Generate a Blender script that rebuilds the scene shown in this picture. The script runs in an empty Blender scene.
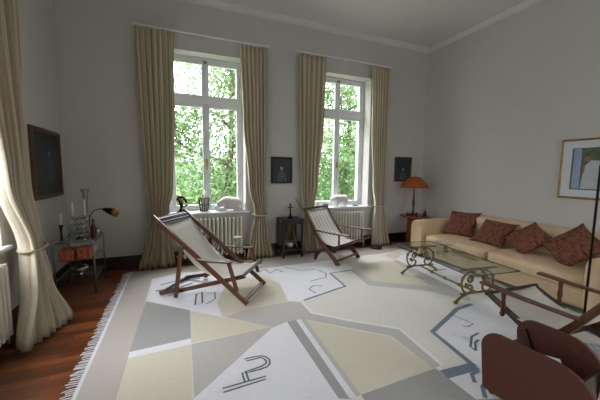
import bpy, bmesh, math, random
from mathutils import Vector, Matrix, Euler
random.seed(7)
C = bpy.context.scene.collection
PI = math.pi

# ---------------------------------------------------------------- materials
def nodes(name):
    m = bpy.data.materials.new(name); m.use_nodes = True
    nt = m.node_tree; b = nt.nodes['Principled BSDF']
    return m, nt, b
def col(c):
    if isinstance(c, str):
        c = c.lstrip('#'); c = [int(c[i:i+2], 16)/255 for i in (0, 2, 4)]
        c = [x/12.92 if x <= .04045 else ((x+.055)/1.055)**2.4 for x in c]
    return (c[0], c[1], c[2], 1)
def mat(name, c, rough=.6, metal=0, var=.12, scale=8, bump=0, bscale=60, stretch=(1,1,1), coat=0, sheen=0, detail=4):
    m, nt, b = nodes(name)
    b.inputs['Roughness'].default_value = rough; b.inputs['Metallic'].default_value = metal
    b.inputs['Coat Weight'].default_value = coat; b.inputs['Sheen Weight'].default_value = sheen
    tc = nt.nodes.new('ShaderNodeTexCoord'); mp = nt.nodes.new('ShaderNodeMapping')
    mp.inputs['Scale'].default_value = stretch
    nt.links.new(tc.outputs['Object'], mp.inputs[0])
    n = nt.nodes.new('ShaderNodeTexNoise'); n.inputs['Scale'].default_value = scale; n.inputs['Detail'].default_value = detail
    nt.links.new(mp.outputs[0], n.inputs['Vector'])
    r = nt.nodes.new('ShaderNodeValToRGB'); k = col(c)
    r.color_ramp.elements[0].position = .3; r.color_ramp.elements[1].position = .7
    r.color_ramp.elements[0].color = tuple(x*(1-var) for x in k[:3])+(1,)
    r.color_ramp.elements[1].color = tuple(min(1, x*(1+var)) for x in k[:3])+(1,)
    nt.links.new(n.outputs[0], r.inputs[0]); nt.links.new(r.outputs[0], b.inputs['Base Color'])
    if bump:
        n2 = nt.nodes.new('ShaderNodeTexNoise'); n2.inputs['Scale'].default_value = bscale
        nt.links.new(mp.outputs[0], n2.inputs['Vector'])
        bp = nt.nodes.new('ShaderNodeBump'); bp.inputs['Strength'].default_value = bump; bp.inputs['Distance'].default_value = .01
        nt.links.new(n2.outputs[0], bp.inputs['Height']); nt.links.new(bp.outputs[0], b.inputs['Normal'])
    return m
def glass(name, tint=(.95,.98,.97), refl=.12):
    m = bpy.data.materials.new(name); m.use_nodes = True; nt = m.node_tree
    nt.nodes.clear(); o = nt.nodes.new('ShaderNodeOutputMaterial')
    t = nt.nodes.new('ShaderNodeBsdfTransparent'); t.inputs[0].default_value = tint+(1,)
    g = nt.nodes.new('ShaderNodeBsdfGlossy'); g.inputs['Roughness'].default_value = .02
    f = nt.nodes.new('ShaderNodeFresnel'); f.inputs[0].default_value = 1.5
    mx = nt.nodes.new('ShaderNodeMixShader'); ge = nt.nodes.new('ShaderNodeNewGeometry'); iv = nt.nodes.new('ShaderNodeMath'); iv.operation = 'SUBTRACT'; iv.inputs[0].default_value = 1
    ml = nt.nodes.new('ShaderNodeMath'); ml.operation = 'MULTIPLY'; nt.links.new(ge.outputs['Backfacing'], iv.inputs[1]); nt.links.new(iv.outputs[0], ml.inputs[0]); nt.links.new(f.outputs[0], ml.inputs[1])
    nt.links.new(ml.outputs[0], mx.inputs[0]); nt.links.new(t.outputs[0], mx.inputs[1]); nt.links.new(g.outputs[0], mx.inputs[2])
    nt.links.new(mx.outputs[0], o.inputs[0]); return m
def leaf_mat(name, c1, c2):
    m, nt, b = nodes(name); nt.nodes.remove(b)
    o = nt.nodes['Material Output']
    tc = nt.nodes.new('ShaderNodeTexCoord'); n = nt.nodes.new('ShaderNodeTexNoise'); n.inputs['Scale'].default_value = 1.3
    nt.links.new(tc.outputs['Object'], n.inputs[0])
    r = nt.nodes.new('ShaderNodeValToRGB'); r.color_ramp.elements[0].position = .35; r.color_ramp.elements[1].position = .65
    r.color_ramp.elements[0].color = col(c1); r.color_ramp.elements[1].color = col(c2)
    nt.links.new(n.outputs[0], r.inputs[0])
    d = nt.nodes.new('ShaderNodeBsdfDiffuse'); t = nt.nodes.new('ShaderNodeBsdfTranslucent')
    nt.links.new(r.outputs[0], d.inputs[0]); nt.links.new(r.outputs[0], t.inputs[0])
    mx = nt.nodes.new('ShaderNodeMixShader'); mx.inputs[0].default_value = .45
    nt.links.new(d.outputs[0], mx.inputs[1]); nt.links.new(t.outputs[0], mx.inputs[2]); nt.links.new(mx.outputs[0], o.inputs[0])
    return m
def cloth_mat(name, c, trans=.18, stripe=None, sscale=40, bump=.25):
    """diffuse + translucent weave; optional second stripe colour along the object's x/y"""
    m, nt, b = nodes(name); nt.nodes.remove(b); o = nt.nodes['Material Output']
    tc = nt.nodes.new('ShaderNodeTexCoord'); n = nt.nodes.new('ShaderNodeTexNoise'); n.inputs['Scale'].default_value = 30
    nt.links.new(tc.outputs['Object'], n.inputs[0])
    r = nt.nodes.new('ShaderNodeValToRGB'); k = col(c)
    r.color_ramp.elements[0].color = tuple(x*.88 for x in k[:3])+(1,); r.color_ramp.elements[1].color = tuple(min(1,x*1.08) for x in k[:3])+(1,)
    nt.links.new(n.outputs[0], r.inputs[0]); src = r.outputs[0]
    if stripe:
        uv = nt.nodes.new('ShaderNodeTexCoord'); w = nt.nodes.new('ShaderNodeTexWave'); w.inputs['Scale'].default_value = sscale
        nt.links.new(uv.outputs['UV'], w.inputs[0])
        rr = nt.nodes.new('ShaderNodeValToRGB'); rr.color_ramp.elements[0].position = .45; rr.color_ramp.elements[1].position = .6
        nt.links.new(w.outputs[1], rr.inputs[0])
        mc = nt.nodes.new('ShaderNodeMixRGB'); mc.inputs[2].default_value = col(stripe)
        nt.links.new(rr.outputs[0], mc.inputs[0]); nt.links.new(src, mc.inputs[1]); src = mc.outputs[0]
    d = nt.nodes.new('ShaderNodeBsdfDiffuse'); t = nt.nodes.new('ShaderNodeBsdfTranslucent')
    nt.links.new(src, d.inputs[0]); nt.links.new(src, t.inputs[0])
    n2 = nt.nodes.new('ShaderNodeTexNoise'); n2.inputs['Scale'].default_value = 220; nt.links.new(tc.outputs['Object'], n2.inputs[0])
    bp = nt.nodes.new('ShaderNodeBump'); bp.inputs['Strength'].default_value = bump; bp.inputs['Distance'].default_value = .003
    nt.links.new(n2.outputs[0], bp.inputs['Height']); nt.links.new(bp.outputs[0], d.inputs['Normal'])
    mx = nt.nodes.new('ShaderNodeMixShader'); mx.inputs[0].default_value = trans
    nt.links.new(d.outputs[0], mx.inputs[1]); nt.links.new(t.outputs[0], mx.inputs[2]); nt.links.new(mx.outputs[0], o.inputs[0])
    return m
def floor_mat():
    m, nt, b = nodes('parquet')
    tc = nt.nodes.new('ShaderNodeTexCoord'); br = nt.nodes.new('ShaderNodeTexBrick')
    br.inputs['Scale'].default_value = 1; br.inputs['Brick Width'].default_value = .62; br.inputs['Row Height'].default_value = .075
    br.inputs['Mortar Size'].default_value = .0012; br.inputs['Bias'].default_value = 0
    br.inputs['Color1'].default_value = col('#824826'); br.inputs['Color2'].default_value = col('#4c2410'); br.inputs['Mortar'].default_value = col('#241007')
    nt.links.new(tc.outputs['Object'], br.inputs[0])
    mp = nt.nodes.new('ShaderNodeMapping'); mp.inputs['Scale'].default_value = (2, 30, 1); nt.links.new(tc.outputs['Object'], mp.inputs[0])
    n = nt.nodes.new('ShaderNodeTexNoise'); n.inputs['Scale'].default_value = 2; nt.links.new(mp.outputs[0], n.inputs[0])
    mc = nt.nodes.new('ShaderNodeMixRGB'); mc.blend_type = 'OVERLAY'; mc.inputs[0].default_value = .55
    nt.links.new(br.outputs[0], mc.inputs[1]); nt.links.new(n.outputs[0], mc.inputs[2]); nt.links.new(mc.outputs[0], b.inputs['Base Color'])
    b.inputs['Roughness'].default_value = .32; b.inputs['Coat Weight'].default_value = .25; b.inputs['Coat Roughness'].default_value = .2
    return m
def wood(name, c, rough=.35, var=.35): return mat(name, c, rough, 0, var, 5, .05, 40, (1.5, 1.5, 14), coat=.2)
def wood_x(name, c, rough=.35, var=.35): return mat(name, c, rough, 0, var, 5, .05, 40, (12, 2, 12), coat=.2)
M = {}
M['wall'] = mat('wall_paint', '#c0bdb8', .9, var=.015, bump=.03, bscale=120)
M['ceil'] = mat('ceiling_paint', '#d0cdc8', .9, var=.01)
M['white'] = mat('white_gloss_paint', '#dfe1e3', .35, var=.02)
M['sillw'] = mat('sill_paint', '#d3d5d8', .35, var=.02)
M['radiator'] = mat('cream_enamel', '#d6d2c0', .4, var=.03)
M['skirt'] = wood_x('skirting_wood', '#2e150b', .35)
M['teak'] = wood('chair_wood', '#543018', .33)
M['teakdark'] = wood('dark_chair_wood', '#332012', .33)
M['boxwood'] = mat('box_wood', '#48200c', .62, 0, .3, 5, .05, 40, (12, 2, 12))
M['boxdark'] = wood_x('box_inner_wood', '#2b1a12', .3)
M['mahog'] = wood('mahogany', '#7a3a1c', .22)
M['black'] = mat('black_lacquer', '#15130f', .35, var=.1)
M['iron'] = mat('black_iron', '#121110', .45, .6)
M['brass'] = mat('brass', '#a67c3a', .3, 1)
M['bronze'] = mat('aged_bronze', '#86704a', .35, .9, var=.3, scale=20)
M['darkbronze'] = mat('dark_bronze', '#241c12', .4, .7, var=.3)
M['silver'] = mat('silver', '#a9aaa6', .22, 1, var=.08)
M['steel'] = mat('brushed_steel', '#8d918c', .3, .9)
M['canvas'] = cloth_mat('white_canvas', '#e6e2da', .22)
M['canvas_rib'] = cloth_mat('ribbed_canvas', '#e6e3de', .2, '#c4beb4', 2.2)
M['navy'] = cloth_mat('navy_striped_cloth', '#1d2030', .02, '#b9b9bd', 2.2)
M['curtain'] = cloth_mat('cream_curtain', '#ddd3bd', .15, '#b5a88a', 4.2)
M['curtain_pale'] = cloth_mat('pale_curtain', '#d6ccb8', .16, '#b9ab92', 4.2)
M['rope'] = mat('tieback_cord', '#a89f85', .8, bump=.4, bscale=200)
M['leather'] = mat('cream_leather', '#c9ae8c', .48, var=.07, scale=5, bump=.12, bscale=14, coat=.05)
M['piping'] = mat('leather_piping', '#8d7350', .5)
M['glass'] = glass('window_glass', (.97,.985,.98))
M['tglass'] = glass('table_glass', (.88,.93,.92))
M['tglass_edge'] = mat('glass_edge', '#33504b', .15, var=.05)
M['cglass'] = glass('clear_glass', (.9,.95,.95))
M['wax'] = mat('candle_wax', '#dcd8cc', .5, var=.02)
M['stone'] = mat('white_stone', '#cdc8c4', .7, var=.06, scale=12, bump=.2, bscale=30)
M['pinkstone'] = mat('pale_pink_stone', '#c9c4c1', .7, var=.1, scale=9, bump=.3, bscale=24)
M['orange'] = cloth_mat('orange_shade', '#bd6a3c', .35)
M['gold'] = mat('gilt_wood', '#8e713a', .4, .5, var=.2)
M['frame_dark'] = mat('dark_frame', '#241a12', .45, var=.3)
M['frame_brown'] = mat('brown_frame', '#4b2f1c', .45, var=.3)
M['paint_dark'] = mat('dark_oil_paint', '#20231e', .5, var=.5, scale=5)
M['paint_teal'] = mat('sombre_green_paint', '#252c2a', .5, var=.4, scale=4)
M['skin_paint'] = mat('flesh_paint', '#a58c70', .6)
M['blue_paint'] = mat('blue_grey_paint', '#46505c', .6, var=.3, scale=14)
M['mount'] = mat('white_mount', '#c9ccd2', .7, var=.01)
M['ph_green'] = mat('photo_green', '#4d5a45', .5, var=.4, scale=16)
M['ph_white'] = mat('photo_white', '#aeb3ba', .5, var=.08, scale=14)
M['ph_skin'] = mat('photo_skin', '#8a5c44', .5)
M['ph_dark'] = mat('photo_dark', '#20222a', .5)
M['ph_blue'] = mat('photo_blue', '#8fa0bb', .5, var=.1)
M['red'] = mat('red_patterned_paper', '#b0583f', .5, var=.75, scale=30)
M['paper'] = mat('white_paper', '#c8c8c4', .7, var=.04)
M['papergrey'] = mat('newsprint', '#8f9294', .7, var=.5, scale=40)
M['bottle'] = mat('dark_bottle_glass', '#2a1610', .15, var=.2)
M['redbrown'] = mat('red_brown_glaze', '#5a2a20', .3)
M['purple'] = mat('lilac_paper', '#8f8fae', .6)
M['cush'] = None
M['floor'] = floor_mat()
rugc = {'base':'#b8b1a8','cream':'#dedad2','white':'#e4e3e8','grey':'#9f9d9b','yellow':'#d3ccb8','taupe':'#bdb8b4','edgewhite':'#e8e8e8','blue':'#6f7c8c','line':'#5d636c','faint':'#b0b0ae'}
RUG = {k: mat('rug_'+k, v, .95, var=.055, scale=26, bump=.5, bscale=150, stretch=(1, 5, 1), sheen=.1) for k, v in rugc.items()}
def cushion_mat():
    m, nt, b = nodes('kilim_cushion'); tc = nt.nodes.new('ShaderNodeTexCoord')
    mp = nt.nodes.new('ShaderNodeMapping'); mp.inputs['Scale'].default_value = (1, 4, 1); nt.links.new(tc.outputs['Object'], mp.inputs[0])
    n = nt.nodes.new('ShaderNodeTexNoise'); n.inputs['Scale'].default_value = 14; n.inputs['Detail'].default_value = 6
    nt.links.new(mp.outputs[0], n.inputs[0])
    r = nt.nodes.new('ShaderNodeValToRGB'); e = r.color_ramp.elements
    e[0].position = .3; e[0].color = col('#231816'); e[1].position = .78; e[1].color = col('#a38a62')
    x = e.new(.45); x.color = col('#5c2b1d'); x = e.new(.54); x.color = col('#7d4a33'); x = e.new(.62); x.color = col('#4f3d2c')
    nt.links.new(n.outputs[0], r.inputs[0]); nt.links.new(r.outputs[0], b.inputs['Base Color']); b.inputs['Roughness'].default_value = .9
    return m
M['cush'] = cushion_mat()

# ---------------------------------------------------------------- mesh helpers
def V(*a): return Vector(a)
def obj(name, bm, m, parent=None, smooth=False, loc=None, rot=None, bevel=0, sub=0, mods=None):
    me = bpy.data.meshes.new(name); bm.to_mesh(me); bm.free()
    for k in (m if isinstance(m, (list, tuple)) else [m]): me.materials.append(k)
    if smooth:
        for p in me.polygons: p.use_smooth = True
    o = bpy.data.objects.new(name, me); C.objects.link(o)
    if loc is not None: o.location = loc
    if rot is not None: o.rotation_euler = rot
    if bevel:
        b = o.modifiers.new('bevel', 'BEVEL'); b.width = bevel; b.segments = 2; b.limit_method = 'ANGLE'
    if sub:
        s = o.modifiers.new('sub', 'SUBSURF'); s.levels = sub; s.render_levels = sub
    if parent: o.parent = parent
    return o
def thing(name, label, cat, loc=(0,0,0), rz=0, group=None):
    o = bpy.data.objects.new(name, None); C.objects.link(o); o.empty_display_size = .1
    o.location = loc; o.rotation_euler = (0, 0, rz); o['label'] = label; o['category'] = cat
    if group: o['group'] = group
    return o
def tag(o, label, cat, group=None):
    o['label'] = label; o['category'] = cat
    if group: o['group'] = group
    return o
def struct(o): o['kind'] = 'structure'; return o
def sempty(name, loc=(0,0,0)):
    o = bpy.data.objects.new(name, None); C.objects.link(o); o.location = loc; o['kind'] = 'structure'; return o
def copy_tree(o, parent=None):
    c = o.copy(); C.objects.link(c)
    if parent: c.parent = parent
    for ch in list(o.children): copy_tree(ch, c)
    return c
def box(bm, a, b, mi=0):
    x0,y0,z0 = a; x1,y1,z1 = b
    v = [bm.verts.new(p) for p in ((x0,y0,z0),(x1,y0,z0),(x1,y1,z0),(x0,y1,z0),(x0,y0,z1),(x1,y0,z1),(x1,y1,z1),(x0,y1,z1))]
    for f in ((3,2,1,0),(4,5,6,7),(0,1,5,4),(1,2,6,5),(2,3,7,6),(3,0,4,7)):
        bm.faces.new([v[i] for i in f]).material_index = mi
    return bm
def B(a, b): return box(bmesh.new(), a, b)
def beam(bm, p, q, w, t, up=(0,0,1)):
    """rectangular bar from p to q: w across (perpendicular to up), t along up"""
    p = Vector(p); q = Vector(q); d = (q-p).normalized(); up = Vector(up)
    s = d.cross(up).normalized(); u = s.cross(d).normalized()
    vs = []
    for c in (p, q):
        for (i, j) in ((-1,-1),(1,-1),(1,1),(-1,1)): vs.append(bm.verts.new(c+s*i*w/2+u*j*t/2))
    for f in ((0,1,2,3),(7,6,5,4),(0,4,5,1),(1,5,6,2),(2,6,7,3),(3,7,4,0)): bm.faces.new([vs[i] for i in f])
    return bm
def ribbon_beam(bm, pts, side, w, t):
    """solid bar along a planar polyline; side = width axis"""
    side = Vector(side).normalized(); pts = [Vector(p) for p in pts]; rings = []
    for i, p in enumerate(pts):
        d = (pts[min(i+1, len(pts)-1)]-pts[max(i-1, 0)]).normalized(); u = side.cross(d).normalized()
        tt = t[i] if isinstance(t, (list, tuple)) else t
        rings.append([bm.verts.new(p+side*a*w/2+u*b*tt/2) for a, b in ((-1,-1),(1,-1),(1,1),(-1,1))])
    for r, s in zip(rings, rings[1:]):
        for k in range(4): bm.faces.new((r[k], r[(k+1)%4], s[(k+1)%4], s[k]))
    bm.faces.new(rings[0][::-1]); bm.faces.new(rings[-1]); return bm
def tube(bm, pts, r, seg=8):
    pts = [Vector(p) for p in pts]; rings = []; ref = None
    for i, p in enumerate(pts):
        d = (pts[min(i+1, len(pts)-1)]-pts[max(i-1, 0)])
        d = d.normalized() if d.length > 1e-9 else V(0,0,1)
        if ref is None: ref = V(0,0,1) if abs(d.z) < .9 else V(1,0,0)
        s = d.cross(ref).normalized(); u = s.cross(d).normalized(); ref = u
        rr = r[i] if isinstance(r, (list, tuple)) else r
        rings.append([bm.verts.new(p+(s*math.cos(a)+u*math.sin(a))*rr) for a in [2*PI*k/seg for k in range(seg)]])
    for a, b in zip(rings, rings[1:]):
        for k in range(seg): bm.faces.new((a[k], a[(k+1)%seg], b[(k+1)%seg], b[k]))
    bm.faces.new(rings[0][::-1]); bm.faces.new(rings[-1]); return bm
def lathe(bm, prof, c=(0,0,0), seg=24, cap=True):
    rings = []
    for r, z in prof: rings.append([bm.verts.new((c[0]+r*math.cos(2*PI*k/seg), c[1]+r*math.sin(2*PI*k/seg), c[2]+z)) for k in range(seg)])
    for a, b in zip(rings, rings[1:]):
        for k in range(seg): bm.faces.new((a[k], a[(k+1)%seg], b[(k+1)%seg], b[k]))
    if cap: bm.faces.new(rings[0][::-1]); bm.faces.new(rings[-1])
    return bm
def prism(bm, outline, axis, off, th, mi=0):
    """extrude a 2D outline [(a,b)] ; axis 'x' -> (off..off+th, a, b); 'y' -> (a, off.., b); 'z' -> (a, b, off..)"""
    def pt(a, b, o): return {'x': (o, a, b), 'y': (a, o, b), 'z': (a, b, o)}[axis]
    lo = [bm.verts.new(pt(a, b, off)) for a, b in outline]; hi = [bm.verts.new(pt(a, b, off+th)) for a, b in outline]
    n = len(outline)
    fs = [bm.faces.new(lo[::-1]), bm.faces.new(hi)]
    for k in range(n): fs.append(bm.faces.new((lo[k], lo[(k+1)%n], hi[(k+1)%n], hi[k])))
    for f in fs: f.material_index = mi
    bmesh.ops.recalc_face_normals(bm, faces=fs)
    return bm
def ell(bm, c, r, seg=14, rings=9, rot=None):
    mt = Matrix.Translation(c) @ (rot.to_matrix().to_4x4() if rot else Matrix()) @ Matrix.Diagonal((r[0], r[1], r[2], 1))
    bmesh.ops.create_uvsphere(bm, u_segments=seg, v_segments=rings, radius=1, matrix=mt); return bm
def softbox(sx, sy, sz, bulge=.0, n=8, e=6):
    """superellipsoid block: cushions"""
    bm = bmesh.new(); bmesh.ops.create_cube(bm, size=2); bmesh.ops.subdivide_edges(bm, edges=bm.edges[:], cuts=n, use_grid_fill=True)
    for v in bm.verts:
        x, y, z = v.co; k = (abs(x)**e+abs(y)**e+abs(z)**e)**(1/e)
        x, y, z = x/k, y/k, z/k
        b = 1+bulge*(1-min(1, x*x))*(1-min(1, y*y))
        v.co = (x*sx/2, y*sy/2, z*sz/2*b)
    return bm
def pillow_bm(s, th, n=14):
    bm = bmesh.new(); g = {}
    for sd in (1, -1):
        for i in range(n+1):
            for j in range(n+1):
                u = -1+2*i/n; v = -1+2*j/n
                if sd == -1 and (i in (0, n) or j in (0, n)): g[(sd,i,j)] = g[(1,i,j)]; continue
                h = ((1-abs(u)**2.4)*(1-abs(v)**2.4))**.55
                pin = 1-.10*(1-abs(u)**2)*(abs(v)**4); pin2 = 1-.10*(1-abs(v)**2)*(abs(u)**4)
                wob = .006*math.sin(7*u+3*v)
                g[(sd,i,j)] = bm.verts.new((u*s/2*pin2, v*s/2*pin, sd*(th/2*h)+wob))
    for sd in (1, -1):
        for i in range(n):
            for j in range(n):
                q = [g[(sd,i,j)], g[(sd,i+1,j)], g[(sd,i+1,j+1)], g[(sd,i,j+1)]]
                bm.faces.new(q if sd == 1 else q[::-1])
    return bm
def rrect(w, h, r, x=0, z=0, n=5):
    out = []
    for cx, cz, a0 in ((x+w-r, z+r, -90), (x+w-r, z+h-r, 0), (x+r, z+h-r, 90), (x+r, z+r, 180)):
        for k in range(n+1):
            a = math.radians(a0+90*k/n); out.append((cx+r*math.cos(a), cz+r*math.sin(a)))
    return out

# ---------------------------------------------------------------- camera
CAMH = 1.55
f_, pitch, yaw, roll = 295.0, .0986, .3916, .0115
fw = V(math.sin(yaw)*math.cos(pitch), math.cos(yaw)*math.cos(pitch), -math.sin(pitch))
r0 = V(math.cos(yaw), -math.sin(yaw), 0); u0 = r0.cross(fw)
rt = r0*math.cos(roll)+u0*math.sin(roll); upv = rt.cross(fw)
cd = bpy.data.cameras.new('camera'); cam = bpy.data.objects.new('camera', cd); C.objects.link(cam)
cd.sensor_fit = 'HORIZONTAL'; cd.sensor_width = 36; cd.lens = f_*36/600; cd.clip_start = .05; cd.clip_end = 300
R3 = Matrix((rt, upv, -fw)).transposed(); cam.matrix_world = Matrix.Translation((0, 0, CAMH)) @ R3.to_4x4()
bpy.context.scene.camera = cam
SKY, EXPO = 20, 0.48
POLYS= [('cream', [(-0.38, 4.5), (-0.01, 4.66), (1.07, 4.4), (2.65, 4.44), (3.86, 4.48), (3.84, 3.81), (4.44, 3.15), (4.1, 2.61), (4.02, 2.12), (3.29, 1.67), (2.0, 1.21), (1.87, 1.26), (-0.436, 1.402)]), ('white', [(-0.38, 4.5), (0.27, 4.61), (1.07, 4.4), (0.93, 3.81), (0.39, 3.05), (0.08, 3.33), (-0.37, 3.8)]), ('grey', [(-0.39, 3.75), (0.08, 3.33), (0.07, 2.74), (-0.42, 2.71)]), ('white', [(-0.42, 2.72), (0.07, 2.75), (0.07, 2.65), (-0.42, 2.63)]), ('yellow', [(0.08, 3.31), (0.39, 3.05), (0.86, 2.67), (0.07, 2.67)]), ('yellow', [(0.39, 3.05), (0.38, 3.43), (0.6, 4.05), (1.09, 4.07), (1.25, 3.72), (1.16, 3.16), (0.59, 3.11)]), ('yellow', [(-0.42, 2.63), (0.07, 2.65), (0.05, 1.98), (0.026, 1.176), (-0.436, 1.402)]), ('white', [(1.07, 4.4), (2.62, 4.38), (2.5, 3.87), (2.09, 3.83), (2.04, 3.31), (1.35, 3.11), (1.18, 3.15), (1.25, 3.72)]), ('taupe', [(0.07, 2.65), (0.82, 2.67), (0.42, 3.04), (0.59, 3.11), (1.18, 3.15), (1.31, 3.07), (1.31, 2.79), (1.57, 2.53), (1.98, 2.18), (1.91, 1.62), (1.82, 1.62), (1.82, 2.11), (1.38, 2.51), (1.18, 2.69), (0.99, 2.71), (0.81, 2.65), (0.06, 1.98)]), ('white', [(0.81, 2.65), (0.99, 2.71), (0.97, 1.62), (0.95, 0.53), (-0.39, 1.578)]), ('grey', [(0.99, 2.71), (1.09, 2.71), (1.05, 1.58), (0.97, 1.62)]), ('white', [(1.09, 2.71), (1.14, 2.71), (1.09, 1.59), (1.04, 1.59)]), ('taupe', [(1.14, 2.71), (1.19, 2.69), (1.13, 1.59), (1.09, 1.59)]), ('yellow', [(1.19, 2.67), (1.37, 2.49), (1.8, 2.1), (1.82, 1.62), (1.13, 1.59)]), ('grey', [(1.13, 1.59), (1.84, 1.61), (1.84, 1.27), (1.84, 1.1), (1.112, 1.26)]), ('white', [(1.84, 1.61), (1.91, 1.62), (1.85, 1.52), (2.15, 1.51), (2.24, 2.02), (2.88, 2.28), (3.11, 2.3), (4.5, 2.45), (4.0, 1.85), (3.0, 1.51), (2.0, 1.21), (1.84, 1.27)]), ('yellow', [(2.5, 3.87), (3.22, 4.1), (3.43, 3.96), (3.18, 2.95), (3.07, 2.85), (2.47, 3.3)]), ('taupe', [(2.45, 3.84), (2.54, 3.9), (2.5, 3.33), (3.12, 2.9), (3.32, 2.45), (3.21, 2.37), (2.99, 2.77), (2.35, 3.23)]), ('taupe', [(3.43, 4.02), (3.52, 3.99), (3.34, 2.48), (3.21, 2.37), (3.15, 2.93)]), ('white', [(3.54, 4.38), (4.06, 4.56), (4.17, 3.69), (4.29, 2.96), (4.05, 2.44), (3.37, 2.5), (3.51, 3.93)]), ('yellow', [(3.48, 4.33), (3.93, 4.53), (3.91, 4.31), (3.52, 4.05)])]
BANDS= [('edgewhite', 0.035, [(1.31, 3.07), (1.31, 2.79), (1.57, 2.53), (1.98, 2.18), (1.92, 1.62)]), ('blue', 0.05, [(3.16, 2.31), (2.88, 2.28), (2.24, 2.02), (2.15, 1.51)]), ('blue', 0.09, [(2.16, 1.51), (1.84, 1.53)]), ('blue', 0.035, [(1.35, 3.11), (2.04, 3.31), (2.09, 3.83), (2.45, 3.84)]), ('line', 0.014, [(0.46, 2.27), (0.53, 2.27), (0.6, 2.26), (0.63, 2.24), (0.65, 2.19), (0.64, 2.14), (0.61, 2.11), (0.55, 2.1), (0.48, 2.1), (0.41, 2.11), (0.41, 2.0)]), ('line', 0.014, [(0.47, 2.24), (0.53, 2.24), (0.59, 2.24), (0.61, 2.22), (0.62, 2.18), (0.61, 2.15), (0.56, 2.13), (0.48, 2.12), (0.44, 2.12), (0.44, 2.01)]), ('line', 0.014, [(0.25, 2.0), (0.57, 2.01)]), ('line', 0.014, [(0.25, 1.96), (0.56, 1.98)]), ('line', 0.02, [(0.17, 3.75), (0.24, 3.79), (0.22, 3.46), (0.14, 3.44), (0.17, 3.75)]), ('line', 0.015, [(0.26, 3.42), (0.37, 3.52), (0.39, 3.73), (0.29, 3.73)]), ('line', 0.015, [(1.67, 3.64), (1.81, 3.67), (1.95, 3.7), (2.03, 3.85), (1.98, 4.02)]), ('line', 0.015, [(1.57, 3.25), (1.54, 3.39), (1.66, 3.49), (1.75, 3.42)]), ('line', 0.015, [(1.54, 4.33), (1.71, 4.11), (1.95, 4.07), (2.01, 3.95)]), ('faint', 0.05, [(1.08, 4.25), (1.22, 4.35), (1.24, 4.15), (1.39, 4.28), (1.44, 4.12)]), ('line', 0.012, [(2.71, 2.2), (2.74, 2.05), (2.75, 1.98), (2.65, 1.96), (2.61, 1.99)]), ('line', 0.02, [(2.64, 1.84), (2.52, 1.82), (2.36, 1.71), (2.35, 1.65)]), ('line', 0.02, [(2.53, 1.76), (2.46, 1.74), (2.35, 1.65)]), ('blue', 0.03, [(2.13, 1.46), (2.04, 1.45), (1.98, 1.38)]), ('blue', 0.03, [(2.14, 1.36), (1.99, 1.33), (1.91, 1.25)]), ('blue', 0.04, [(-0.3, 4.02), (-0.02, 4.05), (0.14, 4.14)]), ('blue', 0.03, [(-0.26, 4.22), (-0.08, 4.3), (0.25, 4.3)]), ('blue', 0.03, [(-0.15, 3.81), (0.04, 3.9)]), ('line', 0.03, [(4.07, 3.73), (4.06, 3.39)]), ('line', 0.03, [(3.57, 3.37), (3.92, 3.34)]), ('line', 0.02, [(4.19, 4.59), (4.12, 4.31)]), ('line', 0.03, [(4.03, 1.64), (3.86, 1.45)]), ('line', 0.04, [(3.67, 1.52), (3.67, 1.37)])]
# ---------------------------------------------------------------- the room
XL, XR, D, YF, H, T = -1.5, 5.15, 5.18, -1.7, 4.24, .42
def slab(name, a, b, m): return struct(obj(name, B(a, b), m))
slab('floor', (XL-T, YF-T, -.12), (XR+T, D+T, 0), M['floor'])
slab('ceiling', (XL-T, YF-T, H), (XR+T, D+T, H+.2), M['ceil'])
def wall_holes(name, axis, pos, lo, hi, holes):
    """axis 'y': wall whose inner face is y=pos, running in x; axis 'x' mirrored"""
    bm = bmesh.new()
    def bx(a0, a1, z0, z1):
        if axis == 'y': box(bm, (a0, pos, z0), (a1, pos+T, z1))
        else: box(bm, (pos-T, a0, z0), (pos, a1, z1))
    cur = lo
    for a0, a1, z0, z1 in holes:
        bx(cur, a0, 0, H); bx(a0, a1, 0, z0); bx(a0, a1, z1, H); cur = a1
    bx(cur, hi, 0, H)
    return struct(obj(name, bm, M['wall']))
SILL, HEAD = .83, 3.42
W1 = (-.14, 1.10); W2 = (2.42, 3.68); W3 = (2.2, 3.46); W6 = (-1.2, .05)
wall_holes('wall_back', 'y', D, XL, XR, [(W1[0], W1[1], SILL, HEAD), (W2[0], W2[1], SILL, HEAD)])
wall_holes('wall_left', 'x', XL, YF, D, [(W6[0], W6[1], SILL, HEAD), (W3[0], W3[1], SILL, HEAD)])
slab('wall_right', (XR, YF, 0), (XR+T, D, H), M['wall'])
W8 = (3.1, 4.35)
wall_holes('wall_front', 'y', YF-T, XL, XR, [(q[0], q[1], SILL, HEAD) for q in (W8,)])
# cornice: stepped moulding
def cornice(name, p, q, n):
    prof = [(0, H-.10), (.012, H-.10), (.016, H-.085), (.018, H-.075), (.025, H-.06), (.045, H-.035), (.06, H-.022), (.065, H-.015), (.065, H), (0, H)]
    bm = bmesh.new(); p = Vector(p); q = Vector(q); n = Vector(n)
    a = [bm.verts.new((p+n*o).to_tuple()[:2]+(z,)) for o, z in prof]; b = [bm.verts.new((q+n*o).to_tuple()[:2]+(z,)) for o, z in prof]
    k = len(prof)
    for i in range(k): bm.faces.new((a[i], a[(i+1)%k], b[(i+1)%k], b[i]))
    bm.faces.new(a[::-1]); bm.faces.new(b); bmesh.ops.recalc_face_normals(bm, faces=bm.faces[:])
    struct(obj(name, bm, M['ceil']))
cornice('trim_1', (XL, D, 0), (XR, D, 0), (0, -1, 0)); cornice('trim_2', (XR, D, 0), (XR, YF, 0), (-1, 0, 0))
cornice('trim_3', (XL, YF, 0), (XL, D, 0), (1, 0, 0)); cornice('trim_4', (XL, YF, 0), (XR, YF, 0), (0, 1, 0))
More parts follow.
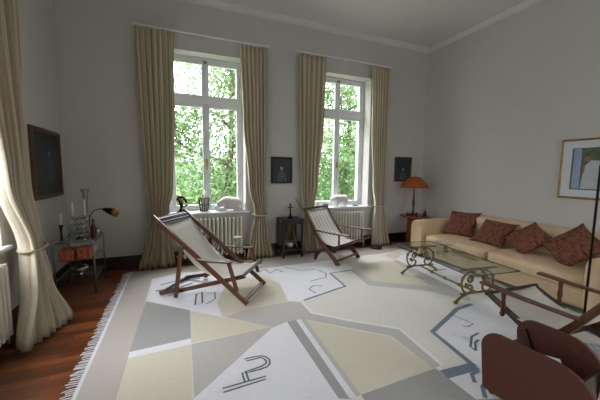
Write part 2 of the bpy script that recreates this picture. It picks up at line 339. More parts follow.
def skirt(name, segs):
    bm = bmesh.new()
    for a, b in segs:
        box(bm, a, b)
    struct(obj(name, bm, M['skirt'], bevel=.006))
skirt('baseboard_back', [((XL, D-.022, 0), (XR, D, .2)), ((XL, D-.034, 0), (XR, D-.022, .05))])
skirt('baseboard_left', [((XL, YF, 0), (XL+.022, D-.035, .2))])
skirt('baseboard_right', [((XR-.022, YF, 0), (XR, D-.035, .2))])
skirt('baseboard_front', [((XL+.03, YF, 0), (XR-.03, YF+.022, .2))])

def frame_ring(bm, x0, x1, z0, z1, w, y0, y1):
    box(bm, (x0, y0, z0), (x0+w, y1, z1)); box(bm, (x1-w, y0, z0), (x1, y1, z1))
    box(bm, (x0+w, y0, z0), (x1-w, y1, z0+w)); box(bm, (x0+w, y0, z1-w), (x1-w, y1, z1)); return bm
def window(name, x0, x1, cx, handle=True, rot=False):
    """built in local coordinates with y pointing outwards from the inner wall face"""
    root = sempty(name)
    ya, yb = .24, .31
    bm = bmesh.new(); frame_ring(bm, x0, x1, SILL, HEAD, .045, ya, yb+.03)
    box(bm, (x0+.045, ya-.005, 2.665), (x1-.045, yb+.03, 2.755))               # transom
    box(bm, (x0+.045, ya-.02, 2.70), (x1-.045, ya-.005, 2.735))
    obj('window_frame', bm, M['white'], root, bevel=.004)
    for a, b, z0, z1 in ((x0+.047, cx-.004, SILL+.047, 2.663), (cx+.004, x1-.047, SILL+.047, 2.663), (x0+.047, cx-.004, 2.757, HEAD-.047), (cx+.004, x1-.047, 2.757, HEAD-.047)):
        s = obj('sash', frame_ring(bmesh.new(), a, b, z0, z1, .055, ya+.012, yb), M['white'], root, bevel=.004)
        obj('glass_pane', B((a+.05, yb-.03, z0+.05), (b-.05, yb-.024, z1-.05)), M['glass'], s)
    obj('astragal', B((cx-.022, ya-.006, SILL+.05), (cx+.022, ya+.01, HEAD-.05)), M['white'], root, bevel=.004)
    # outer casement frame of the double window
    obj('outer_frame', frame_ring(bmesh.new(), x0, x1, SILL, HEAD, .06, yb+.05, T-.01), M['white'], root)
    h = bmesh.new(); box(h, (cx-.012, ya-.02, 1.62), (cx+.012, ya-.006, 1.74)); tube(h, [(cx, ya-.02, 1.66), (cx, ya-.05, 1.66), (cx, ya-.055, 1.60), (cx, ya-.055, 1.55)], .008)
    obj('handle', h, M['brass'], root)
    h = bmesh.new(); box(h, (cx-.03, ya-.02, HEAD-.09), (cx+.03, ya, HEAD-.05)); obj('bolt', h, M['brass'], root)
    for zz in (1.05, 2.45, 2.9, 3.2):
        for xx in (x0+.046, x1-.046):
            h = bmesh.new(); tube(h, [(xx, ya-.006, zz-.04), (xx, ya-.006, zz+.04)], .008); obj('hinge', h, M['white'], root)
    obj('window_sill', B((x0-.07, -.055, SILL-.03), (x1+.07, ya, SILL+.004)), M['sillw'], root, bevel=.008)
    return root
w = window('window_1', W1[0], W1[1], .47); w.location = (0, D, 0)
w = window('window_2', W2[0], W2[1], 3.05); w.location = (0, D, 0)
def left_window(name, y0, y1):
    w = window(name, y0, y1, (y0+y1)/2); w.rotation_euler = (0, 0, PI/2); w.location = (XL, 0, 0); return w
for nm, q in (('added_window_5', W8),): w = window(nm, -q[1], -q[0], -(q[0]+q[1])/2); w.rotation_euler = (0, 0, PI); w.location = (0, YF, 0)  # unseen window added in the front wall to brighten the room
left_window('window_3', *W3); left_window('added_window_4', *W6)  # the second one is out of view, added to let in more daylight

# ---------------------------------------------------------------- radiators
def radiator(n, loc, rz, label, pitch=.066):
    t = thing('radiator', label, 'radiator', loc, rz, 'column radiators under the windows')
    for k in range(n):
        bm = bmesh.new(); x = (k-(n-1)/2)*pitch
        for yy in (-.045, .045): tube(bm, [(x, yy, .13), (x, yy*1.0, .16), (x, yy, .70), (x, yy*.8, .725)], [.012, .018, .018, .012], 8)
        box(bm, (x-.017, -.06, .10), (x+.017, .06, .145)); box(bm, (x-.017, -.055, .69), (x+.017, .055, .735))
        obj('column', bm, M['radiator'], t, smooth=False, bevel=.006)
    bm = bmesh.new(); tube(bm, [(-n*pitch/2-.03, 0, .13), (n*pitch/2+.03, 0, .13)], .014); tube(bm, [(n*pitch/2+.03, 0, .13), (n*pitch/2+.03, 0, .0)], .011)
    tube(bm, [(-n*pitch/2+.03, .02, .12), (-n*pitch/2+.03, .02, 0)], .012)
    obj('pipe', bm, M['radiator'], t)
    return t
radiator(16, (.50, D-.075, 0), 0, 'cream column radiator under the left of the two back windows, behind the canvas deck chair')
radiator(14, (3.07, D-.075, 0), 0, 'cream column radiator under the right back window, behind the smaller chair')
radiator(15, (XL+.075, 2.74, 0), PI/2, 'cream column radiator under the side window, at the left edge of the photo')

# ---------------------------------------------------------------- curtains
def lerp(a, b, t): return a+(b-a)*t
def curtain(name_label, keys, folds, m, seed, tie=None, hook=None, label_tie=None, thick=.0):
    """keys: (z, (x0,y0), (x1,y1), fold_amp, sharp) from top to bottom"""
    rnd = random.Random(seed); ph = [rnd.uniform(-.5, .5) for _ in range(folds+2)]; am = [rnd.uniform(.65, 1.25) for _ in range(folds+2)]
    nu = folds*8; zs = []
    for a, b in zip(keys, keys[1:]):
        k = max(2, int((a[0]-b[0])/.07))
        for i in range(k): zs.append((a, b, i/k))
    zs.append((keys[-2], keys[-1], 1.0))
    bm = bmesh.new(); rows = []; uvl = bm.loops.layers.uv.new('UVMap')
    for a, b, t in zs:
        ts = t*t*(3-2*t) if abs(a[3]-b[3]) > 0 else t
        z = lerp(a[0], b[0], t); p0 = Vector((lerp(a[1][0], b[1][0], ts), lerp(a[1][1], b[1][1], ts))); p1 = Vector((lerp(a[2][0], b[2][0], ts), lerp(a[2][1], b[2][1], ts)))
        amp = lerp(a[3], b[3], ts); d = (p1-p0).normalized(); n = Vector((d.y, -d.x)); row = []
        for i in range(nu+1):
            u = i/nu; fi = u*folds; k = int(fi)
            uu = u+.25/folds*math.sin(2*PI*fi+1.2)*.6
            q = p0+(p1-p0)*uu
            off = amp*am[k]*math.sin(2*PI*fi+ph[k]*0+.35*math.sin(z*2.1+k))+amp*.25*math.sin(4.3*fi+z*1.7)
            q = q+n*off
            row.append(bm.verts.new((q.x, q.y, z+(.0 if z > .05 else .01*math.sin(fi*3)))))
        rows.append(row)
    for j, (r, s) in enumerate(zip(rows, rows[1:])):
        for i in range(nu):
            f = bm.faces.new((r[i], r[i+1], s[i+1], s[i]))
            for l, (uu, vv) in zip(f.loops, ((i, j), (i+1, j), (i+1, j+1), (i, j+1))): l[uvl].uv = (uu/nu, vv/60)
    o = obj('curtain', bm, m, smooth=True)
    so = o.modifiers.new('solid', 'SOLIDIFY'); so.thickness = .003
    tag(o, name_label, 'curtain', 'floor-length window curtains')
    # heading tape with pleats is its own part
    k0 = keys[0]; a = Vector(k0[1]); b = Vector(k0[2]); d = (b-a)
    for i in range(folds*2):
        c = a+d*((i+.5)/(folds*2)); s = .5*d.length/(folds*2)*.8; dd = d.normalized()
        obj('heading_ring', tube(bmesh.new(), [(c.x, c.y, k0[0]-.015), (c.x, c.y, k0[0]+.012)], .007, 6), M['white'], o)
    if tie:
        z, cx, cy, rx, ry, ang = tie; tb = bmesh.new(); pts = []
        for i in range(25):
            an = 2*PI*i/24; x = rx*math.cos(an); y = ry*math.sin(an); pts.append((cx+x*math.cos(ang)-y*math.sin(ang), cy+x*math.sin(ang)+y*math.cos(ang), z+.015*math.sin(an)))
        tube(tb, pts, .014, 8)
        if hook: tube(tb, [(cx, cy, z), (lerp(cx, hook[0], .5), lerp(cy, hook[1], .5), z+.0), hook], .009, 6)
        tag(obj('curtain_tieback', tb, M['rope'], smooth=True), label_tie, 'tieback', 'cord tiebacks round the curtains')
    return o
yc = D-.13
curtain('olive-cream curtain left of the left back window, behind the deck chair',
    [(3.605, (-.52, yc), (-.02, yc), .028, 0), (2.4, (-.50, yc), (-.03, yc), .035, 0), (1.3, (-.46, yc), (-.08, yc), .04, 0), (.80, (-.42, yc-.01), (-.17, yc-.01), .045, 0), (.45, (-.50, yc-.05), (-.12, yc-.05), .05, 0), (.012, (-.60, yc-.08), (-.08, yc-.08), .06, 0)],
    7, M['curtain'], 1, (.80, -.30, yc-.01, .15, .085, 0), (-.40, D-.005, .86), 'cord tieback on the curtain behind the deck chair, left of the left back window')
curtain('olive-cream curtain between the left back window and the small dark portrait',
    [(3.605, (.99, yc), (1.44, yc), .028, 0), (2.4, (1.03, yc), (1.44, yc), .035, 0), (1.3, (1.12, yc), (1.42, yc), .04, 0), (.78, (1.22, yc-.01), (1.42, yc-.01), .045, 0), (.45, (1.14, yc-.04), (1.46, yc-.04), .05, 0), (.012, (1.06, yc-.08), (1.54, yc-.06), .06, 0)],
    7, M['curtain'], 2, (.78, 1.32, yc-.01, .125, .085, 0), (1.48, D-.005, .95), 'cord tieback on the curtain just left of the black open cabinet')
curtain('olive-cream curtain right of the black open cabinet, beside the right back window',
    [(3.625, (2.04, yc), (2.56, yc), .028, 0), (2.4, (2.06, yc), (2.54, yc), .035, 0), (1.3, (2.10, yc), (2.46, yc), .04, 0), (.84, (2.13, yc-.01), (2.36, yc-.01), .045, 0), (.45, (2.12, yc-.04), (2.46, yc-.04), .05, 0), (.012, (2.12, yc-.06), (2.54, yc-.06), .055, 0)],
    8, M['curtain'], 3, (.84, 2.245, yc-.01, .135, .085, 0), (2.04, D-.005, 1.02), 'cord tieback on the curtain between black cabinet and right back window')
curtain('olive-cream curtain between the right back window and the orange lamp',
    [(3.625, (3.60, yc), (4.02, yc), .028, 0), (2.4, (3.63, yc), (4.02, yc), .035, 0), (1.3, (3.70, yc), (4.01, yc), .04, 0), (.84, (3.76, yc-.01), (3.98, yc-.01), .045, 0), (.45, (3.70, yc-.04), (4.04, yc-.04), .05, 0), (.012, (3.66, yc-.06), (4.12, yc-.06), .055, 0)],
    7, M['curtain'], 4, (.84, 3.87, yc-.01, .13, .085, 0), (4.06, D-.005, .9), 'cord tieback on the curtain left of the orange lamp')
xc = XL+.14
curtain('pale curtain at the left edge of the photo, its hem spread on the parquet',
    [(3.70, (xc-.02, 3.08), (xc-.02, 3.76), .038, 0), (2.4, (xc, 3.12), (xc, 3.68), .042, 0), (1.4, (xc+.01, 3.20), (xc+.01, 3.64), .045, 0), (.80, (xc+.03, 3.46), (xc+.02, 3.74), .05, 0), (.45, (xc+.07, 3.32), (xc+.09, 3.72), .055, 0), (.012, (xc+.10, 3.02), (xc+.30, 3.60), .06, 0)],
    8, M['curtain_pale'], 5, (.78, xc+.03, 3.60, .10, .155, 0), (XL+.005, 3.86, .84), 'thick cord tieback on the curtain at the left edge of the photo')
curtain('pale curtain added out of view at the side window to narrow its light, nearer the camera',  # unseen curtain, added to cut down light from the side window
    [(3.70, (xc-.02, 1.75), (xc-.02, 2.55), .038, 0), (2.4, (xc, 1.8), (xc, 2.5), .042, 0), (1.4, (xc+.01, 1.85), (xc+.01, 2.45), .045, 0), (.80, (xc+.03, 1.9), (xc+.02, 2.2), .05, 0), (.45, (xc+.05, 1.85), (xc+.06, 2.3), .055, 0), (.012, (xc+.06, 1.8), (xc+.1, 2.4), .055, 0)],
    8, M['curtain_pale'], 6)
def rail(a, b, label):
    t = thing('curtain_rail', label, 'curtain rail', ((a[0]+b[0])/2, (a[1]+b[1])/2, a[2]), 0, 'white rails over the windows')
    o = Vector(t.location); bm = bmesh.new(); d = (Vector(b)-Vector(a)).normalized()
    beam(bm, Vector(a)-o, Vector(b)-o, .022, .018); obj('rail', bm, M['white'], t)
    for k in (0.03, .5, .97):
        p = Vector(a).lerp(Vector(b), k)-o; out = V(0, D-a[1], 0) if abs(d.x) > .5 else V(XL-a[0], 0, 0)
        bm = bmesh.new(); beam(bm, p, p+out, .014, .012); obj('bracket', bm, M['white'], t)
rail((-.56, yc, 3.63), (1.5, yc, 3.63), 'thin white curtain rail above the left back window')
rail((1.98, yc, 3.65), (4.08, yc, 3.65), 'thin white curtain rail above the right back window')
rail((xc-.02, 1.6, 3.725), (xc-.02, 3.8, 3.725), 'thin white curtain rail above the side window, left edge of the photo')

# ---------------------------------------------------------------- rug
RX0, RX1, RY0, RY1 = -.70, 4.62, -.7, 4.93
def clip_rect(P):
    def cl(P, ax, val, sgn):
        out = []
        for i in range(len(P)):
            a, b = P[i-1], P[i]; ia = (a[ax]-val)*sgn >= 0; ib = (b[ax]-val)*sgn >= 0
            if ia != ib:
                t = (val-a[ax])/(b[ax]-a[ax]); out.append((a[0]+(b[0]-a[0])*t, a[1]+(b[1]-a[1])*t))
            if ib: out.append(b)
        return out
    for ax, val, s in ((0, RX0+.02, 1), (0, RX1-.02, -1), (1, RY0+.02, 1), (1, RY1-.02, -1)): P = cl(P, ax, val, s)
    return P
keysr = list(RUG); bm = box(bmesh.new(), (RX0, RY0, 0), (RX1, RY1, .009), 0); lay = [.009]
def rug_poly(c, P):
    P = clip_rect(P); lay[0] += .00012
    if len(P) < 3: return
    vs = [bm.verts.new((x, y, lay[0])) for x, y in P]; f = bm.faces.new(vs); f.material_index = keysr.index(c); f.normal_update()
    if f.normal.z < 0: f.normal_flip()
    bmesh.ops.triangulate(bm, faces=[f])
for c, P in POLYS: rug_poly(c, P)
for c, wd, P in BANDS:
    P = [Vector(p) for p in P]
    lay[0] += .00012; L = []; R = []
    for i, p in enumerate(P):
        d = (P[min(i+1, len(P)-1)]-P[max(i-1, 0)]); d = d.normalized() if d.length else Vector((1, 0)); n = Vector((-d.y, d.x))*wd/2
        L.append(p+n); R.append(p-n)
    for i in range(len(P)-1):
        vs = [bm.verts.new((q.x, q.y, lay[0])) for q in (R[i], R[i+1], L[i+1], L[i])]; f = bm.faces.new(vs); f.material_index = keysr.index(c)
rug = tag(obj('rug', bm, [RUG[k] for k in keysr]), 'very large flat-woven rug with pastel geometric pattern covering the parquet', 'rug')
fb = bmesh.new(); rf = random.Random(3); y = RY0+.01
while y < RY1:
    l = rf.uniform(.055, .095); dy = rf.uniform(-.02, .02); wdt = .009
    ribbon_beam(fb, [(RX0+.002, y, .006), (RX0-l*.5, y+dy*.3, .007), (RX0-l, y+dy, .004)], (0, 1, 0), wdt, .003); y += rf.uniform(.018, .03)
f = obj('fringe', fb, RUG['white'], rug); f['kind'] = 'stuff'
bm = B((RX0-.002, RY0, .0092), (RX0+.025, RY1, .012)); obj('edge_binding', bm, RUG['white'], rug)

# ---------------------------------------------------------------- sling chairs
CW = .62
def deck_chair(name, label, loc, rz):
    """x forward, y towards the far side, origin at the near rear foot"""
    t = thing(name, label, 'chair', loc, rz); W = CW
    for y in (.0, W):
        s = 1 if y == 0 else -1
        bm = beam(bmesh.new(), (-.06, y, .985), (1.15, y, .02), .028, .055, (0, 1, 0)); 
        bm.free(); bm = ribbon_beam(bmesh.new(), [(-.06, y, .985), (1.14, y, .022)], (0, 1, 0), .030, .052); obj('side_rail', bm, M['teak'], t, bevel=.004)
        bm = ribbon_beam(bmesh.new(), [(-.02, y+s*.034, .022), (.28, y+s*.034, .088), (1.10, y+s*.034, .335)], (0, 1, 0), .028, .046); obj('lower_rail', bm, M['teakdark'] if y else M['teak'], t, bevel=.004)
        bm = ribbon_beam(bmesh.new(), [(.345, y-s*.032, .66), (.245, y-s*.032, .02)], (0, 1, 0), .028, .045); obj('prop_leg', bm, M['teak'], t, bevel=.004)
        bm = ribbon_beam(bmesh.new(), [(.52, y-s*.02, .505), (.72, y-s*.025, .495), (.97, y-s*.03, .505)], (0, 0, 1), .022, [.045, .05, .062]); obj('armrest', bm, M['teak'], t, bevel=.004)
        bm = ribbon_beam(bmesh.new(), [(.93, y-s*.032, .495), (1.03, y-s*.032, .17)], (0, 1, 0), .024, .042); obj('arm_post', bm, M['teak'], t, bevel=.003)
    obj('front_stretcher', tube(bmesh.new(), [(1.10, 0, .045), (1.10, W, .045)], .02, 10), M['teak'], t)
    obj('rear_stretcher', tube(bmesh.new(), [(.0, .03, .03), (.0, W-.03, .03)], .018, 10), M['teakdark'], t)
    obj('front_bar', tube(bmesh.new(), [(1.085, -.01, .345), (1.085, W+.01, .345)], .019, 10), M['teakdark'], t)
    obj('top_bar', tube(bmesh.new(), [(.0, 0, .94), (.0, W, .94)], .016, 10), M['teakdark'], t)
    def sheet(prof, y0, y1, m, nm, th=.004, sub=True, n=10, sag=.02):
        bm = bmesh.new(); uvl = bm.loops.layers.uv.new('UVMap'); rows = []
        L = len(prof)
        for x, z in prof: rows.append([bm.verts.new((x, y0+(y1-y0)*i/n, z-sag*(1-(2*i/n-1)**2))) for i in range(n+1)])
        for j in range(L-1):
            for i in range(n):
                f = bm.faces.new((rows[j][i], rows[j+1][i], rows[j+1][i+1], rows[j][i+1]))
                for l, (a, b) in zip(f.loops, ((i, j), (i, j+1), (i+1, j+1), (i+1, j))): l[uvl].uv = (b/L, a/n) if nm == 'headcloth' else (a/n, b/L)
        o = obj(nm, bm, m, t, smooth=True); so = o.modifiers.new('s', 'SOLIDIFY'); so.thickness = th; return o
    sheet([(.055, .90), (.14, .80), (.25, .66), (.36, .53), (.47, .42), (.58, .345), (.70, .305), (.82, .295), (.95, .31), (1.05, .345), (1.085, .366)], .03, W-.03, M['canvas'], 'canvas_sling')
    sheet([(-.035, .965), (-.01, .955), (.02, .932), (.065, .895), (.075, .885)], .025, W-.025, M['navy'], 'headcloth', .012, sag=.0)
    bm = bmesh.new()
    for i in range(15):
        k = i/14; p = V(.16+.6*k, 0, .81-.48*k)
        q = [(.14, .80), (.25, .66), (.36, .53), (.47, .42), (.58, .345)]
        x = .15+.42*k; zs = .80-(.80-.345)*k**.85
        tube(bm, [(x, W-.028, zs+.0), (x+.03, W, .985-(x+.03+.06)*.8025)], .006, 6)
    obj('lacing', bm, M['teakdark'], t)
    return t
a1 = math.atan2(-.565, .826)
deck_chair('deck_chair', 'folding wooden deck chair with plain white canvas sling and navy striped head cloth', (-.25, 3.85, .0101), a1)

def plantation_chair(name, label, loc, rz, W=.64, arms=1.0):
    """x forward, y to the far (left-hand) side"""
    t = thing(name, label, 'chair', loc, rz, None)
    for y in (0, W):
        s = 1 if y == 0 else -1
        A = [(-.20, .86), (-.12, .745), (-.03, .61), (.06, .475), (.15, .355), (.25, .265), (.36, .18), (.46, .09), (.535, .0)]
        th = [.04, .045, .048, .05, .056, .066, .07, .07, .075]
        obj('side_rail', ribbon_beam(bmesh.new(), [(x, y, z) for x, z in A], (0, 1, 0), .032, th), M['teak'], t, bevel=.004)
        Bp = [(.02, .0), (.055, .09), (.12, .165), (.22, .21), (.34, .235), (.46, .285), (.60, .35), (.75, .42)]
        tb = [.06, .058, .055, .055, .055, .05, .045, .04]
        obj('curved_leg', ribbon_beam(bmesh.new(), [(x, y+s*.034, z) for x, z in Bp], (0, 1, 0), .030, tb), M['teakdark'], t, bevel=.004)
        obj('armrest', ribbon_beam(bmesh.new(), [(.02, y-s*.03, .535), (.25, y-s*.035, .53), (.50, y-s*.04, .53), (.76, y-s*.04, .54)], (0, 0, 1), .022, [.04, .045, .06, .075]), M['teak'], t, bevel=.005)
        bm = bmesh.new(); lathe(bm, [(.014, 0), (.022, .02), (.015, .05), (.021, .10), (.014, .15), (.019, .19), (.016, .22)], (.56, y-s*.033, .305), 10); obj('arm_post', bm, M['teak'], t, smooth=True)
    obj('front_stretcher', ribbon_beam(bmesh.new(), [(.50, .015, .075), (.50, W-.015, .075)], (1, 0, 0), .022, .035), M['teak'], t, bevel=.003)
    obj('seat_stretcher', tube(bmesh.new(), [(.34, .015, .225), (.34, W-.015, .225)], .014, 8), M['teakdark'], t)
    obj('front_bar', tube(bmesh.new(), [(.745, 0.0, .425), (.745, W, .425)], .017, 10), M['teakdark'], t)
    obj('top_rail', ribbon_beam(bmesh.new(), [(-.195, -.03, .865), (-.2, W/2, .875), (-.195, W+.03, .865)], (1, 0, .4), .03, .035), M['teakdark'], t, bevel=.004)
    bm = bmesh.new(); uvl = bm.loops.layers.uv.new('UVMap'); n = 12; rows = []
    prof = [(-.19, .855), (-.10, .72), (-.01, .585), (.08, .465), (.17, .375), (.28, .32), (.40, .305), (.52, .325), (.64, .375), (.745, .44)]
    for x, z in prof: rows.append([bm.verts.new((x, .02+(W-.04)*i/n, z-.018*(1-(2*i/n-1)**2))) for i in range(n+1)])
    for j in range(len(prof)-1):
        for i in range(n):
            f = bm.faces.new((rows[j][i], rows[j+1][i], rows[j+1][i+1], rows[j][i+1]))
            for l, (a, b) in zip(f.loops, ((i, j), (i, j+1), (i+1, j+1), (i+1, j))): l[uvl].uv = (a/n, b/20)
    o = obj('canvas_sling', bm, M['canvas_rib'], t, smooth=True); so = o.modifiers.new('s', 'SOLIDIFY'); so.thickness = .004
    return t
a2 = math.atan2(-.901, .434)
p2 = plantation_chair('plantation_chair', 'low wooden armchair with ribbed white sling, facing the camera side near the right back window', (2.38-.434*.55, 4.07+.901*.55, .0101), a2)
p3 = copy_tree(p2)
p3['label'] = 'dark wooden sling armchair seen from behind at the right edge, beside the open wooden box'
a3 = math.atan2(.999, .05)
p3.location = (3.27, 1.0, .0101); p3.rotation_euler = (0, 0, a3); p3.scale = (1, 1.08, 1)
for c_ in p3.children:
    if c_.name.startswith('canvas_sling'): c_.data = c_.data.copy(); c_.data.materials[0] = M['canvas']

# ---------------------------------------------------------------- sofa
SY0, SY1 = 1.42, 4.20
sofa = thing('sofa', 'long cream leather sofa with two seat cushions against the right wall', 'sofa', (4.55, (SY0+SY1)/2, .0))
def sp(name, bm, m, smooth=False, bevel=0, loc=(0,0,0), sub=0):
    return obj(name, bm, m, sofa, smooth, loc, None, bevel, sub)
def rel(a): return (a[0]-4.55, a[1]-(SY0+SY1)/2, a[2])
def rbox(name, a, b, e=7, m=None, bulge=0, n=8):
    c = [(p+q)/2 for p, q in zip(a, b)]; s = [q-p for p, q in zip(a, b)]
    return sp(name, softbox(s[0], s[1], s[2], bulge, n, e), m or M['leather'], True, 0, rel(c))
rbox('base', (4.03, SY0+.06, .07), (5.06, SY1-.06, .30), 16)
rbox('seat_cushion', (3.99, 2.825, .27), (4.86, SY1-.24, .455), 7, bulge=.10)
rbox('seat_cushion', (3.99, SY0+.24, .27), (4.86, 2.815, .455), 7, bulge=.10)
for y0, y1 in ((2.825, SY1-.22), (SY0+.22, 2.815)): rbox('back_cushion', (4.68, y0, .38), (5.02, y1, .80), 5, bulge=.02)
rbox('backrest', (4.88, SY0+.1, .08), (5.125, SY1-.1, .80), 9)
def arm(y0, y1):
    w = y1-y0; bm = bmesh.new(); out = rrect(w, .69-.06, .105, 0, .06, 8)
    n = 12; rings = []
    for k, (x, s) in enumerate(((-.545, .90), (-.565, .97), (-.545, 1), (-.3, 1), (.3, 1), (.54, 1), (.56, .97))):
        pass
    prof = [(-.565, .88), (-.578, .93), (-.57, .975), (-.545, 1.0), (.53, 1.0), (.55, .97)]
    cz, cy = .375, w/2
    for x, s in prof:
        rings.append([bm.verts.new((x, y0-(SY0+SY1)/2+cy+(a-cy)*s, cz+(b-cz)*s)) for a, b in out])
    for r, q in zip(rings, rings[1:]):
        for i in range(len(out)): bm.faces.new((r[i], r[(i+1)%len(out)], q[(i+1)%len(out)], q[i]))
    bm.faces.new(rings[0][::-1]); bm.faces.new(rings[-1]); bmesh.ops.recalc_face_normals(bm, faces=bm.faces[:])
    o = sp('armrest', bm, M['leather'], True)
    pb = bmesh.new(); pts = [(-.574, y0-(SY0+SY1)/2+cy+(a-cy)*.955, cz+(b-cz)*.955) for a, b in out]; tube(pb, pts+[pts[0]], .006, 6); obj('piping', pb, M['leather'], o)
arm(SY1-.24, SY1); arm(SY0, SY0+.24)
for x in (4.1, 4.98):
    for y in (SY0+.12, SY1-.12): sp('foot', B(rel((x-.035, y-.035, 0)), rel((x+.035, y+.035, .075))), M['black'])
# cushions on it
def cushion(label, loc, rot, s=.46, th=.15):
    o = obj('cushion', pillow_bm(s, th), M['cush'], None, True, loc, rot); tag(o, label, 'cushion', 'reddish brown kilim cushions on the sofa')
    return o
def lean(yaw_, tilt, spin):
    """pillow plane normal starts +z; spin in plane, tilt back against +x, yaw about z"""
    return (Matrix.Rotation(yaw_, 3, 'Z') @ Matrix.Rotation(-tilt, 3, 'Y') @ Matrix.Rotation(spin, 3, 'Z')).to_euler()
T_ = math.radians
cushion('reddish brown woven cushion in the sofa corner nearest the orange lamp', (4.60, 3.66, .66), lean(T_(12), T_(50), T_(3)), .52)
cushion('reddish brown woven cushion lying second from the orange lamp end of the sofa', (4.54, 3.05, .62), lean(T_(4), T_(40), T_(-2)), .52)
cushion('reddish brown cushion standing on its corner, third from the lamp end of the sofa', (4.50, 2.53, .645), lean(T_(-4), T_(44), T_(58)), .46)
cushion('reddish brown cushion on its corner, under the gilt-framed picture at the sofa end', (4.46, 2.0, .665), lean(T_(-8), T_(50), T_(56)), .52)
# ---------------------------------------------------------------- coffee table
RZ = .0101
ct = thing('coffee_table', 'rectangular glass-topped coffee table on scrolled metal legs, in front of the sofa', 'table', (3.34, 2.86, RZ), math.radians(-6.8))
bm = B((-.35, -.75, .415), (.35, .75, .427)); obj('glass_top', bm, M['tglass'], ct)
bm = bmesh.new()
for a, b in (((-.352, -.752), (.352, -.748)), ((-.352, .748), (.352, .752)), ((-.353, -.75), (-.349, .75)), ((.349, -.75), (.353, .75))): box(bm, (a[0], a[1], .4155), (b[0], b[1], .4265))
obj('glass_edge', bm, M['tglass_edge'], ct)
def spiral(cx, cz, r0, r1, a0, a1, n=18):
    return [(cx+(r0+(r1-r0)*k/n)*math.cos(math.radians(a0+(a1-a0)*k/n)), cz+(r0+(r1-r0)*k/n)*math.sin(math.radians(a0+(a1-a0)*k/n))) for k in range(n+1)]
for yy in (-.52, .52):
    for s in (-1, 1):
        bm = bmesh.new(); cx = s*.14
        P = [(s*.03, .39), (s*.10, .385), (s*.19, .34), (s*.235, .26), (s*.215, .17), (s*.15, .115), (s*.09, .14), (s*.08, .19), (s*.12, .215), (s*.15, .185)]
        # smooth
        Q = []
        for i in range(len(P)-1):
            p0 = P[max(i-1, 0)]; p1 = P[i]; p2_ = P[i+1]; p3_ = P[min(i+2, len(P)-1)]
            for k in range(5):
                t = k/5; Q.append(tuple(.5*(2*p1[j]+(p2_[j]-p0[j])*t+(2*p0[j]-5*p1[j]+4*p2_[j]-p3_[j])*t*t+(-p0[j]+3*p1[j]-3*p2_[j]+p3_[j])*t**3) for j in (0, 1)))
        Q.append(P[-1]); tube(bm, [(x, yy, z) for x, z in Q], .0125, 8)
        tube(bm, [(x*1.0+s*0, yy, z) for x, z in spiral(s*.115, .285, .05, .012, 90 if s > 0 else 90, 90+s*520, 26)], .011, 8)
        ell(bm, (s*.165, yy, .22), (.022, .02, .028)); ell(bm, (s*.225, yy, .30), (.02, .018, .03)); ell(bm, (s*.07, yy, .36), (.03, .02, .018))
        obj('scroll_leg', bm, M['bronze'], ct, smooth=True)
        bm = bmesh.new(); tube(bm, [(s*.12, yy, .115), (s*.22, yy, .085), (s*.28, yy, .045), (s*.30, yy, .02)], [.013, .014, .017, .02], 8); ell(bm, (s*.305, yy, .022), (.03, .024, .020))
        obj('foot', bm, M['bronze'], ct, smooth=True)
    bm = bmesh.new(); box(bm, (-.24, yy-.016, .105), (.24, yy+.016, .125)); obj('crosspiece', bm, M['bronze'], ct, bevel=.005)
    bm = bmesh.new(); box(bm, (-.27, yy-.018, .395), (.27, yy+.018, .414)); obj('top_bar', bm, M['bronze'], ct, bevel=.005)
bm = bmesh.new(); tube(bm, [(0, -.52, .115), (0, -.2, .105), (0, 0, .10), (0, .2, .105), (0, .52, .115)], .012, 8)
for y in (-.25, 0, .25): ell(bm, (0, y, .103), (.022, .04, .022))
obj('long_stretcher', bm, M['bronze'], ct, smooth=True)
ctm = Matrix.Translation((3.34, 2.86, RZ)) @ Matrix.Rotation(math.radians(-6.8), 4, 'Z')
def on_table(x, y, z=.4275): return tuple(ctm @ V(x, y, z))
t = thing('glass_bowl', 'shallow clear glass bowl on a brass pedestal standing on the coffee table', 'bowl', on_table(.12, .16))
obj('pedestal', lathe(bmesh.new(), [(.05, 0), (.05, .008), (.018, .02), (.03, .045), (.012, .07), (.03, .088)], seg=16), M['bronze'], t, True)
obj('bowl', lathe(bmesh.new(), [(.02, .089), (.09, .10), (.14, .125), (.137, .128), (.088, .105), (.01, .095)], seg=28, cap=False), M['cglass'], t, True)
o = obj('silver_dish', lathe(bmesh.new(), [(.04, 0), (.075, .012), (.095, .022), (.09, .024), (.05, .010), (.004, .008)], seg=24), M['silver'], None, True, on_table(.22, .02)); tag(o, 'small round silver dish shining on the coffee table', 'dish')
o = obj('glass_ashtray', lathe(bmesh.new(), [(.07, 0), (.08, .03), (.068, .03), (.055, .012), (.004, .012)], seg=20), M['cglass'], None, True, on_table(-.02, .06)); tag(o, 'low clear glass ashtray beside the pedestal bowl on the coffee table', 'ashtray')

